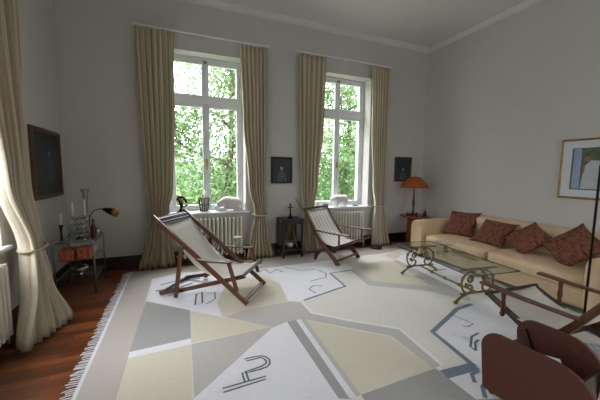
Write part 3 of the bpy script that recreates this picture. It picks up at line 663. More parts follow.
# ---------------------------------------------------------------- corner side table and orange lamp
sx, sy = 4.60, 4.78
t = thing('pedestal_table', 'reddish mahogany pedestal table with round top in the corner behind the sofa', 'table', (sx, sy, RZ))
bm = bmesh.new()
v = [(-.13, .57), (.13, .57), (.15, .03), (-.15, .03)]
for k in range(1):
    top = .10; bot = .12
    vs = [bm.verts.new((a*top, b*top, .60)) for a, b in ((-1,-1),(1,-1),(1,1),(-1,1))]; ws = [bm.verts.new((a*bot, b*bot, .03)) for a, b in ((-1,-1),(1,-1),(1,1),(-1,1))]
    for i in range(4): bm.faces.new((ws[i], ws[(i+1)%4], vs[(i+1)%4], vs[i]))
    bm.faces.new(vs); bm.faces.new(ws[::-1])
obj('column', bm, M['mahog'], t, bevel=.006)
obj('plinth', B((-.19, -.19, 0), (.19, .19, .03)), M['silver'], t, bevel=.005)
obj('table_top', lathe(bmesh.new(), [(.15, .60), (.27, .605), (.30, .615), (.30, .635), (.29, .64), (0.002, .64)], seg=40), M['mahog'], t, True)
LZ = RZ+.641
t = thing('table_lamp', 'table lamp with wide orange cone shade and slim turned stem on the round mahogany table', 'lamp', (4.60, 4.83, LZ))
obj('lamp_base', lathe(bmesh.new(), [(.085, 0), (.085, .012), (.05, .025), (.025, .05)], seg=20), M['redbrown'], t, True)
obj('stem', lathe(bmesh.new(), [(.02, .04), (.024, .08), (.018, .14), (.026, .2), (.03, .26), (.022, .33), (.015, .42), (.013, .55), (.01, .70)], seg=14), M['redbrown'], t, True)
sh = lathe(bmesh.new(), [(.30, .575), (.288, .585), (.24, .66), (.16, .74), (.105, .79), (.09, .80)], seg=36, cap=False)
o = obj('lamp_shade', sh, M['orange'], t, True); so = o.modifiers.new('s', 'SOLIDIFY'); so.thickness = .004
bm = bmesh.new(); lathe(bm, [(.006, .80), (.014, .815), (.004, .835)], seg=10); lathe(bm, [(.003, .70), (.003, .80)], seg=6)
for a in range(3): tube(bm, [(0, 0, .79), (.092*math.cos(a*2.09), .092*math.sin(a*2.09), .797)], .003, 5)
obj('finial', bm, M['brass'], t, True)
obj('bulb', lathe(bmesh.new(), [(.012, .69), (.015, .71), (.03, .74), (.03, .76), (.012, .782), (.002, .785)], seg=14), M['wax'], t, True)
items = [(-.22, -.03, .028, .085, 'small dark carved bottle at the left rim of the mahogany table'), (-.17, -.10, .022, .11, 'slim dark bottle near the left rim of the mahogany table'), (-.10, -.16, .024, .09, 'dark round-shouldered bottle in front of the orange lamp stem'),
         (.06, -.20, .026, .10, 'dark bottle just right of the orange lamp stem'), (.13, -.15, .03, .12, 'largest dark bottle right of the orange lamp stem'), (.21, -.08, .022, .08, 'small dark bottle at the right rim of the mahogany table, near the sofa')]
for x, y, r, hh, lab in items:
    t = thing('bottle', lab, 'bottle', (sx+x, sy+y, LZ), 0, 'small dark bottles on the mahogany table')
    obj('body', lathe(bmesh.new(), [(r*.8, 0), (r, .008), (r, hh*.55), (r*.4, hh*.75), (r*.35, hh*.9)], seg=12), M['bottle'], t, True)
    obj('stopper', lathe(bmesh.new(), [(r*.3, hh*.9), (r*.45, hh*.95), (r*.1, hh)], seg=10), M['bronze'], t, True)

# ---------------------------------------------------------------- black open cabinet
kx, ky = 1.85, D-.23
t = thing('open_cabinet', 'narrow black open cabinet standing against the wall between the two windows', 'cabinet', (kx, ky, RZ))
for x in (-.175, .175):
    for y in (-.16, .16): obj('leg', B((x-.018, y-.018, 0), (x+.018, y+.018, .66)), M['black'], t, bevel=.003)
obj('top', B((-.20, -.19, .66), (.20, .19, .69)), M['black'], t, bevel=.004)
obj('shelf', B((-.17, -.165, .13), (.17, .165, .15)), M['black'], t)
obj('apron', B((-.157, -.175, .60), (.157, -.16, .66)), M['black'], t)
obj('back_panel', B((-.157, .15, .18), (.157, .16, .60)), M['teakdark'], t)
bm = bmesh.new()
for s in (-1, 1): beam(bm, (s*.13, -.05, .152), (s*.02, -.03, .56), .02, .035, (0, 1, 0))
beam(bm, (-.09, -.045, .28), (.09, -.045, .28), .018, .02); beam(bm, (0, .06, .152), (0, -.02, .56), .02, .02, (1, 0, 0))
M['easelwood'] = wood('easel_wood', '#57401f', .5)
o = obj('easel', bm, M['easelwood'], None, False, (kx, ky, RZ)); tag(o, 'small golden-brown wooden easel inside the black open cabinet', 'easel')
o = obj('white_bowl', lathe(bmesh.new(), [(.04, 0), (.09, .03), (.12, .075), (.113, .077), (.08, .035), (.004, .012)], seg=20), M['paper'], None, True, (kx+.01, ky-.0, RZ+.15)); o.scale = (.6, .45, 1)
tag(o, 'white bowl at the foot of the easel inside the black open cabinet', 'bowl')
t = thing('crucifix', 'dark bronze crucifix figure on top of the black open cabinet', 'crucifix', (kx, ky-.02, RZ+.69))
obj('base', lathe(bmesh.new(), [(.055, 0), (.055, .015), (.03, .03), (.02, .06), (.03, .075)], seg=14), M['darkbronze'], t, True)
bm = box(bmesh.new(), (-.011, -.008, .07), (.011, .008, .26)); box(bm, (-.05, -.0075, .185), (.05, .0075, .205)); obj('cross', bm, M['darkbronze'], t)
bm = bmesh.new(); ell(bm, (0, -.015, .212), (.009, .009, .011)); tube(bm, [(0, -.015, .205), (0, -.016, .17), (.003, -.018, .13), (0, -.014, .09)], [.008, .011, .009, .005]); tube(bm, [(-.042, -.012, .198), (0, -.015, .193), (.042, -.012, .198)], .004, 6)
obj('figure', bm, M['bronze'], t, True)

# ---------------------------------------------------------------- things on the back sills
SZ = SILL+.0042
t = thing('figurine', 'dark bronze bust figurine at the left end of the left back sill', 'figurine', (.03, D+.06, SZ))
obj('base', lathe(bmesh.new(), [(.065, 0), (.065, .02), (.04, .035), (.025, .06)], seg=16), M['darkbronze'], t, True)
bm = bmesh.new(); tube(bm, [(0, 0, .05), (.01, 0, .12), (-.02, 0, .2), (-.05, 0, .235)], [.02, .028, .024, .012]); tube(bm, [(-.06, 0, .21), (-.03, 0, .26), (.03, 0, .255), (.075, 0, .20), (.09, .0, .16)], [.018, .03, .03, .022, .012]); tube(bm, [(.0, 0, .1), (.06, 0, .10), (.10, 0, .13)], [.014, .014, .02])
obj('body', bm, M['darkbronze'], t, True)
bm = bmesh.new(); ell(bm, (.015, -.028, .205), (.026, .02, .04)); obj('face', bm, M['gold'], t, True)
t = thing('candle_basket', 'black wire basket holding white candles on the left back sill', 'candle holder', (.40, D+.10, SZ))
obj('base_plate', B((-.10, -.07, 0), (.10, .07, .012)), M['stone'], t, bevel=.003)
for k in range(12):
    a = 2*PI*k/12; bm = tube(bmesh.new(), [(.065*math.cos(a), .065*math.sin(a), .012), (.09*math.cos(a), .09*math.sin(a), .23)], .0055, 6); obj('bar', bm, M['iron'], t)
bm = bmesh.new()
for z, r in ((.018, .066), (.12, .079), (.23, .091)): tube(bm, [(r*math.cos(2*PI*k/24), r*math.sin(2*PI*k/24), z) for k in range(25)], .006, 6)
obj('ring', bm, M['iron'], t)
for x, y, hh in ((-.024, -.012, .30), (.026, .012, .34), (-.01, .036, .27)):
    o = obj('candle', lathe(bmesh.new(), [(.02, 0), (.02, hh-.01), (.012, hh), (.002, hh), (.002, hh+.012)], seg=12), M['wax'], None, True, (.40+x, D+.10+y, SZ+.0125))
    tag(o, 'white candle in the black wire basket on the left back sill', 'candle', 'white candles in the wire basket')
def sculpt(name, label, cat, parts, m, loc, rz, voxel=.012):
    bm = bmesh.new()
    for p in parts:
        if p[0] == 'e': ell(bm, p[1], p[2], 16, 10, Euler(p[3]) if len(p) > 3 else None)
        else: tube(bm, p[1], p[2], 12)
    o = obj(name, bm, m, None, True, loc, (0, 0, rz)); r = o.modifiers.new('r', 'REMESH'); r.mode = 'VOXEL'; r.voxel_size = voxel; r.use_smooth_shade = True
    s = o.modifiers.new('s', 'SMOOTH'); s.iterations = 4; s.factor = .5
    tag(o, label, cat); return o
sculpt('bear_sculpture', 'white stone polar bear sculpture standing on the right back sill', 'sculpture',
    [('e', (0, 0, .155), (.165, .075, .075)), ('e', (-.08, 0, .165), (.09, .07, .07)), ('e', (.09, 0, .155), (.10, .078, .078)), ('e', (-.175, 0, .15), (.055, .045, .042)), ('e', (-.215, 0, .135), (.03, .026, .022)),
     ('e', (-.155, .03, .185), (.012, .01, .014)), ('e', (-.155, -.03, .185), (.012, .01, .014)), ('e', (.157, 0, .17), (.014, .012, .016))] +
    [('t', [(x, y, .14), (x+.003, y, .05), (x-.008, y, .012)], [.042, .030, .034]) for x in (-.095, .115) for y in (-.042, .042)], M['stone'], (3.08, D+.11, SZ), 0)
sculpt('lying_bear_sculpture', 'pale pinkish stone animal lying with lowered head on the left back sill', 'sculpture',
    [('e', (.03, 0, .13), (.17, .085, .11)), ('e', (-.06, 0, .175), (.11, .075, .08)), ('e', (.12, 0, .12), (.10, .085, .105)), ('e', (-.17, -.01, .13), (.07, .05, .06)), ('e', (-.225, -.015, .065), (.045, .034, .032)),
     ('e', (-.155, .035, .19), (.016, .012, .018)), ('e', (-.155, -.05, .19), (.016, .012, .018)), ('e', (-.16, -.06, .03), (.10, .03, .028)), ('e', (-.15, .05, .03), (.10, .03, .028)), ('e', (.13, -.06, .035), (.10, .035, .035)), ('e', (.13, .06, .035), (.09, .035, .035))],
    M['pinkstone'], (.84, D+.10, SZ), 0)
t = thing('tea_light_cup', 'small dark cup on the right back sill, left of the polar bear sculpture', 'cup', (2.72, D+.06, SZ))
obj('cup', lathe(bmesh.new(), [(.04, 0), (.052, .02), (.056, .06), (.05, .062), (.04, .02), (.003, .015)], seg=20), M['black'], t, True)
o = obj('white_jar', lathe(bmesh.new(), [(.03, 0), (.036, .02), (.034, .06), (.018, .08), (.02, .11), (.012, .12)], seg=16), M['wax'], None, True, (2.54, D+.03, SZ)); tag(o, 'small white jar at the left end of the right back sill', 'jar')
o = obj('small_box', B((-.03, -.03, 0), (.03, .03, .035)), M['paper'], None, False, (2.62, D+.11, SZ), (0, 0, .4), .003); tag(o, 'tiny white box between the jar and dark cup on the right back sill', 'box')
o = obj('dark_saucer', lathe(bmesh.new(), [(.04, 0), (.075, .014), (.07, .017), (.03, .006), (.003, .006)], seg=20), M['darkbronze'], None, True, (3.42, D+.07, SZ)); tag(o, 'flat dark saucer right of the polar bear sculpture', 'saucer')
# lantern on the armrest of the deck chair
def dc(x, y, z):
    return (-.25+x*math.cos(a1)-y*math.sin(a1), 3.85+x*math.sin(a1)+y*math.cos(a1), .0101+z)
t = thing('tea_light_holder', 'silver wire holder with white dish on the far armrest of the deck chair', 'candle holder', dc(.74, CW+.025, .509))
bm = bmesh.new()
for k in range(8):
    a = 2*PI*k/8; tube(bm, [(.022*math.cos(a), .022*math.sin(a), .003), (.048*math.cos(a), .048*math.sin(a), .06), (.035*math.cos(a), .035*math.sin(a), .12)], .003, 5)
lathe(bm, [(.024, 0), (.024, .005)], seg=14); obj('wire_body', bm, M['steel'], t)
obj('dish', lathe(bmesh.new(), [(.034, .118), (.055, .128), (.05, .13), (.003, .122)], seg=18), M['paper'], t, True)

# ---------------------------------------------------------------- pictures
def picture(name, label, w, h, fw_, depth, loc, rz, fm, ground, figs, mount=0, inner=None):
    """hangs with its back on a wall; local y = out of the wall is -y"""
    t = thing(name, label, 'picture', loc, rz)
    fr = bmesh.new()
    x0, x1, z0, z1 = -w/2, w/2, -h/2, h/2
    # mitred profile: outer low, raised middle, inner slope
    prof = [(0, 0), (0, -depth*.7), (.25, -depth), (.7, -depth*.85), (1, -depth*.4), (1, 0)]
    rings = []
    for (cx, cz) in ((-1,-1),(1,-1),(1,1),(-1,1)):
        rings.append([fr.verts.new((cx*(w/2-fw_*o), y, cz*(h/2-fw_*o))) for o, y in prof])
    for i in range(4):
        a, b = rings[i], rings[(i+1)%4]
        for k in range(len(prof)): fr.faces.new((a[k], b[k], b[(k+1)%len(prof)], a[(k+1)%len(prof)]))
    bmesh.ops.recalc_face_normals(fr, faces=fr.faces[:])
    obj('frame', fr, fm, t)
    iw, ih = w-2*fw_, h-2*fw_
    c = obj('canvas', B((-iw/2, -depth*.35, -ih/2), (iw/2, -.003, ih/2)), ground, t)
    y = -depth*.35
    if mount:
        mb = frame_ring(bmesh.new(), -iw/2, iw/2, -ih/2, ih/2, mount, y-.003, y-.0002); obj('mount', mb, M['mount'], t)
    for k, (m, out) in enumerate(figs):
        fbm = prism(bmesh.new(), [(a*iw/2, b*ih/2) for a, b in out], 'y', y-.0006*(k+1)-.0004, .0005); obj('painted_shape', fbm, m, c)
    return t
def oval(cx, cz, rx, rz_, n=16): return [(cx+rx*math.cos(2*PI*k/n), cz+rz_*math.sin(2*PI*k/n)) for k in range(n)]
picture('portrait_painting', 'small dark oil portrait hanging between the two back windows', .41, .48, .035, .03, (1.765, D-.001, 1.555), 0, M['frame_dark'], M['paint_dark'],
    [(M['blue_paint'], [(-.55, -1), (-.5, -.45), (-.25, -.1), (.2, -.08), (.5, -.4), (.6, -1)]), (M['skin_paint'], oval(-.02, .22, .2, .25)), (M['paint_dark'], oval(0, .42, .2, .12)), (M['skin_paint'], oval(.05, -.55, .09, .06))])
picture('dark_painting', 'small dark painting hanging above and left of the orange lamp', .46, .53, .035, .03, (4.575, D-.001, 1.61), 0, M['frame_brown'], M['paint_teal'],
    [(M['blue_paint'], [(-.5, -1), (-.35, -.4), (.1, -.2), (.45, -.5), (.6, -1)]), (M['skin_paint'], oval(.0, -.0, .12, .14)), (M['paint_dark'], oval(.05, .45, .5, .2))])
picture('old_painting', 'large dark old painting in brown frame on the left wall above the metal serving table', .86, .84, .055, .035, (XL+.001, 4.575, 1.60), PI/2, M['frame_brown'], M['paint_dark'],
    [(M['paint_teal'], [(-.8, -.1), (-.7, .5), (.3, .8), (.9, .3), (.8, -.1)]), (M['blue_paint'], [(-.02, -.65), (.0, .1), (.12, .28), (.3, .3), (.42, .1), (.5, -.65)]), (M['frame_brown'], [(.05, -.65), (.1, .0), (.2, .1), (.3, -.65)]), (M['skin_paint'], oval(.2, .36, .07, .08)), (M['paint_dark'], oval(.2, .44, .12, .03)), (M['paint_teal'], [(-1, -1), (-1, -.2), (-.6, .05), (-.2, -.3), (.1, -.7), (1, -.8), (1, -1)])])
picture('framed_photograph', 'gilt-framed picture of figures in white, with white mount, above the sofa', 1.15, .83, .028, .025, (XR-.001, 1.975, 1.62), -PI/2, M['gold'], M['ph_green'],
    [(M['ph_blue'], [(-.78, -.7), (-.78, .72), (-.62, .72), (-.62, -.7)]), (M['ph_white'], [(-.6, -.7), (-.55, .1), (-.42, .3), (-.25, .28), (-.18, .0), (-.15, -.7)]), (M['ph_skin'], oval(-.50, .34, .07, .10)), (M['ph_skin'], [(-.60, -.15), (-.58, .12), (-.53, .1), (-.54, -.15)]),
     (M['ph_white'], [(-.12, -.72), (-.14, .2), (.0, .34), (.18, .3), (.28, 0), (.3, -.72)]), (M['ph_dark'], [(.02, -.72), (.02, -.25), (.22, -.05), (.32, -.3), (.3, -.72)]), (M['ph_skin'], oval(.02, .45, .06, .10)), (M['ph_dark'], oval(.02, .55, .065, .05)), (M['ph_white'], [(.38, -.7), (.36, .3), (.5, .42), (.66, .3), (.7, -.7)]), (M['ph_skin'], oval(.5, .52, .06, .1))], mount=.10)

# ---------------------------------------------------------------- metal serving table, left corner
cx0, cy0 = -1.19, 4.53
t = thing('serving_table', 'tall metal serving table with glass shelves in the left corner under the old painting', 'table', (cx0, cy0, 0))
def hoop(y, x0=-.20, x1=.20, z=.675, r=.05):
    pts = [(x0, y, 0), (x0, y, z-r)]
    for k in range(1, 6): a = PI-k*PI/2/6; pts.append((x0+r+r*math.cos(a), y, z-r+r*math.sin(a)))
    pts += [(x0+r, y, z), (x1-r, y, z)]
    for k in range(1, 6): a = PI/2-k*PI/2/6; pts.append((x1-r+r*math.cos(a), y, z-r+r*math.sin(a)))
    pts += [(x1, y, z-r), (x1, y, 0)]
    return pts
for y in (-.27, .27): obj('leg_hoop', tube(bmesh.new(), hoop(y), .0115, 8), M['steel'], t, True)
for z in (.20, .645):
    bm = bmesh.new()
    for x in (-.2, .2): tube(bm, [(x, -.27, z-.014), (x, .27, z-.014)], .008, 6)
    obj('side_rail', bm, M['steel'], t)
    obj('glass_shelf', B((-.21, -.262, z-.005), (.21, .262, z+.003)), M['tglass'], t)
obj('magazine_tray', B((-.185, -.25, .425), (.185, .25, .435)), M['steel'], t)
for x in (-.19, .19): obj('tray_rail', tube(bmesh.new(), [(x, -.27, .43), (x, .27, .43)], .007, 6), M['steel'], t)
def onc(x, y, z): return (cx0+x, cy0+y, z)
TZ = .6485
def candle_stick(label, loc, hh, m, r=.05, glabel=None):
    t = thing('candlestick', label, 'candlestick', loc)
    obj('holder', lathe(bmesh.new(), [(r, 0), (r, .01), (r*.4, .03), (.011, .05), (.016, hh*.35), (.009, hh*.5), (.015, hh*.8), (.022, hh-.015), (.026, hh)], seg=16), m, t, True)
    return t
candle_stick('dark candlestick with a short white candle at the front of the metal serving table', onc(-.13, -0.203, TZ), .22, M['darkbronze'])
def candle(label, loc, hh): return tag(obj('candle', lathe(bmesh.new(), [(.0115, 0), (.011, hh-.006), (.004, hh), (.001, hh), (.001, hh+.012)], seg=12), M['wax'], None, True, loc), label, 'candle')
candle('short white candle in the dark candlestick on the metal serving table', onc(-.13, -0.203, TZ+.2205), .13)
t = thing('silver_candelabra', 'bulky silver candelabra with stacked beaded rings in the middle of the metal serving table', 'candelabra', onc(.03, -0.117, TZ))
obj('base', lathe(bmesh.new(), [(.075, 0), (.08, .012), (.05, .03), (.03, .05)], seg=20), M['silver'], t, True)
obj('stem', lathe(bmesh.new(), [(.02, .04), (.012, .1), (.02, .16), (.012, .22), (.018, .30)], seg=14), M['silver'], t, True)
for z, r in ((.07, .07), (.135, .085), (.2, .085), (.265, .075)):
    bm = bmesh.new()
    for k in range(12): a = 2*PI*k/12; ell(bm, (r*math.cos(a), r*math.sin(a), z), (.016, .016, .018), 8, 6)
    tube(bm, [(r*math.cos(2*PI*k/24), r*math.sin(2*PI*k/24), z) for k in range(25)], .005, 6)
    for k in range(4): a = PI/2*k; tube(bm, [(0, 0, z), (r*math.cos(a), r*math.sin(a), z)], .005, 6)
    obj('beaded_ring', bm, M['silver'], t, True)
for i, (x, y) in enumerate(((-.06, 0), (.06, .02))):
    obj('candle_cup', lathe(bmesh.new(), [(.01, .265), (.02, .285), (.022, .315), (.018, .315), (.004, .30)], (x, y, 0), 14), M['silver'], t, True)
candle('left white candle of the silver candelabra on the metal serving table', onc(-.03, -0.117, TZ+.302), .17)
candle('right white candle of the silver candelabra on the metal serving table', onc(.09, -0.101, TZ+.302), .21)
o = obj('trumpet_vase', lathe(bmesh.new(), [(.045, 0), (.045, .008), (.012, .03), (.010, .15), (.016, .32), (.024, .50), (.032, .58), (.050, .635), (.047, .637), (.028, .58), (.004, .3)], seg=20), M['steel'], None, True, onc(.07, 0.047, TZ)); tag(o, 'tall slim trumpet-shaped metal vase, tallest thing on the metal serving table', 'vase')
t = thing('desk_lamp', 'small desk lamp with curved arm and bronze cone shade on the metal serving table', 'lamp', onc(.09, 0.156, TZ))
obj('base', lathe(bmesh.new(), [(.065, 0), (.065, .012), (.02, .022), (.008, .03)], seg=20), M['darkbronze'], t, True)
obj('arm', tube(bmesh.new(), [(0, 0, .02), (-.02, 0, .15), (-.01, -.01, .27), (.05, -.03, .345), (.12, -.05, .365), (.17, -.06, .355)], .006, 8), M['darkbronze'], t, True)
bm = bmesh.new(); ax = V(.9, -.32, -.30).normalized(); p = V(.15, -.055, .365); rr = [.012, .022, .036, .048, .056]; tube(bm, [p+ax*d for d in (0, .02, .07, .13, .19)], rr, 18)
obj('shade', bm, M['darkbronze'], t, True)
bm = bmesh.new(); tube(bm, [p+ax*d for d in (.135, .16, .194)], [.0495, .0535, .058], 18); obj('shade_rim', bm, M['brass'], t, True)
o = obj('red_bottle', lathe(bmesh.new(), [(.032, 0), (.036, .02), (.034, .14), (.014, .19), (.014, .24), (.018, .25)], seg=16), M['redbrown'], None, True, onc(.155, -0.016, TZ)); tag(o, 'red-brown bottle right of the silver candelabra on the metal serving table', 'bottle')
o = obj('silver_cup', lathe(bmesh.new(), [(.03, 0), (.012, .02), (.012, .04), (.04, .07), (.045, .11), (.04, .11), (.01, .05)], seg=16), M['silver'], None, True, onc(.165, 0.078, TZ)); tag(o, 'small silver goblet behind the red-brown bottle on the metal serving table', 'goblet')
for k, (x, y, wd, dp, hh, mm, lab) in enumerate(((-.09, -.14, .15, .19, .125, 'red', 'red and white patterned box at the front of the middle tray of the serving table'), (.08, -.13, .13, .19, .135, 'red', 'red patterned tin beside the box on the middle tray of the serving table'), (.0, .10, .26, .20, .06, 'paper', 'stack of pale papers at the back of the middle tray of the serving table'))):
    t = thing('patterned_box' if mm == 'red' else 'paper_stack', lab, 'box' if mm == 'red' else 'papers', onc(x, y, .4352))
    obj('body', B((-wd/2, -dp/2, 0), (wd/2, dp/2, hh*.8)), M[mm], t, bevel=.004); obj('lid' if mm == 'red' else 'top_sheet', B((-wd/2-.003, -dp/2-.003, hh*.8), (wd/2+.003, dp/2+.003, hh)), M[mm], t, bevel=.003)
t = thing('silver_tureen', 'low silver lidded dish on the bottom shelf of the metal serving table', 'dish', onc(.0, -0.062, .2035))
obj('bowl', lathe(bmesh.new(), [(.05, 0), (.055, .01), (.03, .025), (.085, .05), (.10, .08)], seg=22), M['silver'], t, True)
obj('lid', lathe(bmesh.new(), [(.102, .08), (.08, .105), (.03, .12), (.008, .125), (.014, .14), (.002, .148)], seg=22), M['silver'], t, True)

# ---------------------------------------------------------------- low open wooden box on castors
ub = math.atan2(-1, .08)
t = thing('log_box', 'low open dark wood box with rounded side panels on castors at the bottom right corner', 'box', (1.94, 1.33, RZ), ub)
# local x runs away along the box (world -y), local y: +90deg = world +x
def side_out(h0, L):
    r = .12; out = [(.03, .04), (L-.03, .04)]
    for k in range(7): a = -PI/2*0+k*PI/2/6; out.append((L-.2+.2*math.cos(a), h0-.2+.2*math.sin(a)))
    for k in range(7): a = PI/2+k*PI/2/6; out.append((r+r*math.cos(a), h0-r+r*math.sin(a)))
    return out
LB = .62
obj('side_panel', prism(bmesh.new(), side_out(.465, LB), 'y', 0, .024), M['boxwood'], t, bevel=.004)
obj('side_panel', prism(bmesh.new(), side_out(.455, .50), 'y', .45, .024), M['boxwood'], t, bevel=.004)
obj('bottom_board', B((.03, .024, .045), (.48, .45, .065)), M['boxdark'], t)
bm = bmesh.new(); beam(bm, (.035, .237, .07), (.035, .237, .235), .426, .018, (1, 0, 0)); obj('end_board', bm, M['boxdark'], t)
bm = bmesh.new(); beam(bm, (.47, .237, .07), (.47, .237, .30), .426, .018, (1, 0, 0)); obj('end_board', bm, M['boxdark'], t)
bm = bmesh.new(); beam(bm, (.20, .41, .07), (.06, .437, .38), .02, .02); obj('corner_post', bm, M['boxdark'], t)
for x in (.07, .45):
    for y in (.05, .42):
        bm = bmesh.new(); tube(bm, [(x, y-.012, .021), (x, y+.012, .021)], .02, 14); obj('castor', bm, M['black'], t)
def inbox(x, y, z): return (1.94+x*math.cos(ub)-y*math.sin(ub), 1.33+x*math.sin(ub)+y*math.cos(ub), RZ+z)
o = obj('metal_latch', B((-.02, -.012, 0), (.02, .012, .035)), M['steel'], t, loc=(.045, .10, .235), bevel=.004)
t = thing('lilac_carton', 'small lilac and white carton standing inside the open wooden box', 'carton', inbox(.30, .29, .0655), ub+.5)
obj('carton', B((-.04, -.03, 0), (.04, .03, .25)), M['purple'], t, bevel=.003); obj('flap', B((-.04, -.03, .2505), (.04, .03, .256)), M['paper'], t)
o = obj('book', B((-.06, -.08, 0), (.06, .08, .05)), M['papergrey'], None, False, inbox(.38, .14, .0655), (0, 0, ub+.2), .003); tag(o, 'dark grey book lying on the floor of the open wooden box', 'book')

# ---------------------------------------------------------------- floor odds and ends
o = obj('door_stop_disc', lathe(bmesh.new(), [(.105, 0), (.115, .012), (.105, .04), (.08, .052), (.04, .058), (.002, .059)], seg=32), M['black'], None, True, (3.66, 4.80, RZ+.0005)); tag(o, 'flat round black disc lying on the rug before the right radiator', 'disc'); o.name = 'black_disc'
for k, (x, y, a, lab) in enumerate(((3.93, 1.94, 1.5, 'newspaper on the rug, slid half under the front of the sofa'), (3.30, 1.18, .9, 'folded newspaper lying on the rug behind the wooden armchair at the right edge'))):
    o = obj('newspaper', B((-.17, -.12, 0), (.17, .12, .025)), M['papergrey'], None, False, (x, y, RZ+.0035), (0, 0, a), .003); tag(o, lab, 'newspaper')
t = thing('floor_lamp', 'slim black pole of a floor lamp at the right edge, before the sofa armrest', 'lamp', (3.81, 1.56, RZ+.003))
obj('base', lathe(bmesh.new(), [(.10, 0), (.10, .012), (.02, .022), (.012, .03)], seg=28), M['iron'], t, True)
obj('pole', tube(bmesh.new(), [(0, 0, .02), (0, 0, 1.62), (.05, -.02, 1.72), (.16, -.06, 1.78), (.28, -.10, 1.76)], .011, 10), M['iron'], t, True)
bm = lathe(bmesh.new(), [(.11, 1.62), (.04, 1.76), (.038, 1.76), (.108, 1.62)], (.30, -.10, 0), 28, cap=False); obj('shade', bm, M['iron'], t, True)

# ---------------------------------------------------------------- outside: ground, house, trees
GZ = -4.2
bm = bmesh.new()
for q in ((-40, 6.2), (50, 6.2), (60, 70), (-60, 70)): bm.verts.new((q[0], q[1], GZ))
bm.faces.new(bm.verts); M['lawn'] = mat('lawn', '#7d8a70', .95, var=.3, scale=.6); g = obj('ground', bm, M['lawn']); struct(g)
M['bark'] = mat('bark', '#4d4238', .9, var=.35, scale=6, bump=.5, bscale=20)
LM = [leaf_mat('leaf_bright', '#7d9468', '#536d46'), leaf_mat('leaf_mid', '#718a5e', '#4b653f')]
def tree(label, x, y, hh, cr, seed, nl, m, lean_=0, nb=8, first=.38, ls=1.2):
    rn = random.Random(seed); t = thing('tree', label, 'tree', (x, y, GZ), 0, 'trees outside the windows'); tb = bmesh.new()
    trunk = [V(lean_*k/6*hh*.25+rn.uniform(-.1, .1)*(k > 0), rn.uniform(-.1, .1)*(k > 0), hh*.85*k/6) for k in range(7)]
    tube(tb, trunk, [.22*(1-k/7.5) for k in range(7)], 8); tips = []
    for b in range(nb):
        k = first+(.98-first)*b/nb; i = min(5, int(k*6)); p = trunk[i].lerp(trunk[i+1], k*6-i)
        a = b*2.4+rn.uniform(-.4, .4); L = cr*(1.15-.6*k)*rn.uniform(.8, 1.1); pts = [p]
        d = V(math.cos(a), math.sin(a), rn.uniform(.05, .5))
        for s in range(5): d = (d+V(rn.uniform(-.35, .35), rn.uniform(-.35, .35), rn.uniform(-.15, .3))).normalized(); pts.append(pts[-1]+d*L/5)
        tube(tb, pts, [.085, .07, .05, .038, .025, .012], 6)
        for s in range(1, 6):
            tips.append((pts[s], .35*cr)); q = [pts[s]]; dd = V(rn.uniform(-1, 1), rn.uniform(-1, 1), rn.uniform(-.3, .8)).normalized()
            for z in range(3): dd = (dd+V(rn.uniform(-.5, .5), rn.uniform(-.5, .5), rn.uniform(-.4, .3))).normalized(); q.append(q[-1]+dd*cr*.12)
            tube(tb, q, [.028, .02, .013, .006], 5); tips.append((q[-1], .3*cr))
    obj('trunk', tb, M['bark'], t, True)
    lb = bmesh.new()
    for _ in range(int(nl*1.35)):
        c, r = rn.choice(tips)
        if c.z > hh*.62 and rn.random() < .3: c, r = rn.choice(tips)
        g = V(rn.gauss(0, 1), rn.gauss(0, 1), rn.gauss(0, .8))*r*.5; p = c+g
        s = rn.uniform(.055, .11)*ls; e = Euler((rn.uniform(-1, 1), rn.uniform(-1, 1), rn.uniform(0, 6.28))).to_matrix()
        lb.faces.new([lb.verts.new(p+e @ V(*q)*s) for q in ((-1, 0, 0), (-.2, -.42, .1), (1, 0, -.08), (-.2, .42, .1))])
    obj('foliage', lb, m, t)
tree('leafy tree with crooked dark branches standing before the left back window', 1.6, 11.5, 12.2, 3.6, 11, 13000, LM[0], .15, 10, .3)
tree('bright green tree filling the left half of the left back window', -1.8, 12.2, 11.6, 3.5, 12, 12000, LM[0], -.1, 9, .3)
tree('green tree filling the right back window', 7.4, 12.5, 12.2, 3.9, 13, 14000, LM[1], .1, 10, .28)
tree('green tree farther right, seen at the right jamb of the right back window', 12.2, 15.0, 9.2, 3.6, 14, 9000, LM[1], 0, 10, .3)
tree('green tree between the two back windows, partly seen through both', 5.0, 17.5, 8.6, 3.4, 15, 11000, LM[0], .05, 9, .3)
tree('distant green tree low behind the left back window', -1.2, 20.0, 7.2, 3.6, 16, 11000, LM[1], 0, 9, .3)
tree('low broad green tree far behind, seen low through the left back window', 2.6, 22.5, 6.6, 3.6, 21, 9000, LM[0], 0, 9, .2, 1.6)
tree('low green tree far behind, seen low through the right back window', 10.5, 21.5, 7.4, 3.8, 22, 9000, LM[1], 0, 9, .2, 1.6)
tree('far green tree seen at the left jamb of the left back window', -5.6, 19.0, 8.4, 3.8, 23, 9000, LM[1], 0, 9, .2, 1.6)
tree('far green tree seen through the right half of the right back window', 14.5, 20.0, 8.6, 4, 24, 9000, LM[0], 0, 9, .2, 1.6)
hb = thing('house', 'pale rendered house glimpsed through the leaves of the left back window', 'house', (1.0, 31, GZ), .1)
M['render'] = mat('pale_render', '#b9c3c9', .9); M['tiles'] = mat('slate_tiles', '#6a6f78', .8, var=.2); M['hwin'] = mat('far_window', '#3e4650', .2)
obj('wall', B((-5, -3, 0), (5, 3, 5.2)), M['render'], hb)
obj('roof', prism(bmesh.new(), [(-3.4, 5.2), (3.4, 5.2), (0, 7.4)], 'x', -5.3, 10.6), M['tiles'], hb)
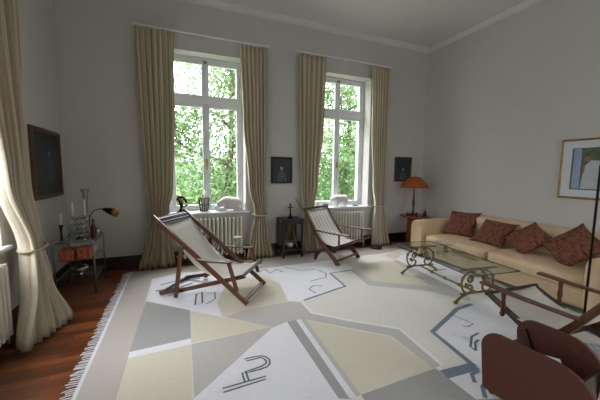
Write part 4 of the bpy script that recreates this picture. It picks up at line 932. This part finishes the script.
for x in (-3.6, -1.2, 1.2, 3.6):
    for z in (1.0, 3.3): obj('window', B((x-.5, -3.04, z), (x+.5, -2.99, z+1.3)), M['hwin'], hb)

# ---------------------------------------------------------------- light
sc = bpy.context.scene
wd = bpy.data.worlds.new('overcast_sky'); sc.world = wd; wd.use_nodes = True; nt = wd.node_tree; bg = nt.nodes['Background']
tc = nt.nodes.new('ShaderNodeTexCoord'); sp_ = nt.nodes.new('ShaderNodeSeparateXYZ'); nt.links.new(tc.outputs['Generated'], sp_.inputs[0])
rp = nt.nodes.new('ShaderNodeValToRGB'); rp.color_ramp.elements[0].position = 0; rp.color_ramp.elements[0].color = (.16, .163, .175, 1); rp.color_ramp.elements[1].position = .95; rp.color_ramp.elements[1].color = (.95, .945, 1, 1)
nt.links.new(sp_.outputs[2], rp.inputs[0]); nt.links.new(rp.outputs[0], bg.inputs[0]); bg.inputs[1].default_value = SKY
def portal(x, y, z, sx_, sz_, rot):
    l = bpy.data.lights.new('window_portal', 'AREA'); l.shape = 'RECTANGLE'; l.size = sx_; l.size_y = sz_; l.cycles.is_portal = True
    o = bpy.data.objects.new('window_portal', l); C.objects.link(o); o.location = (x, y, z); o.rotation_euler = rot
hz = (SILL+HEAD)/2; ph_ = HEAD-SILL
portal((W1[0]+W1[1])/2, D+T+.02, hz, 1.25, ph_, (-PI/2, 0, 0)); portal((W2[0]+W2[1])/2, D+T+.02, hz, 1.25, ph_, (-PI/2, 0, 0))
for w_ in (W8,): portal((w_[0]+w_[1])/2, YF-T-.02, hz, 1.25, ph_, (PI/2, 0, 0))
for w_ in (W3, W6): portal(XL-T-.02, (w_[0]+w_[1])/2, hz, 1.3, ph_, (-PI/2, 0, PI/2))
sc.view_settings.view_transform = 'Standard'; sc.view_settings.look = 'None'; sc.view_settings.gamma = 1; sc.view_settings.use_curve_mapping = False
sc.view_settings.exposure = EXPO
try: sc.cycles.max_bounces = 12; sc.cycles.diffuse_bounces = 8; sc.cycles.transparent_max_bounces = 24; sc.cycles.sample_clamp_indirect = 4
except Exception: pass
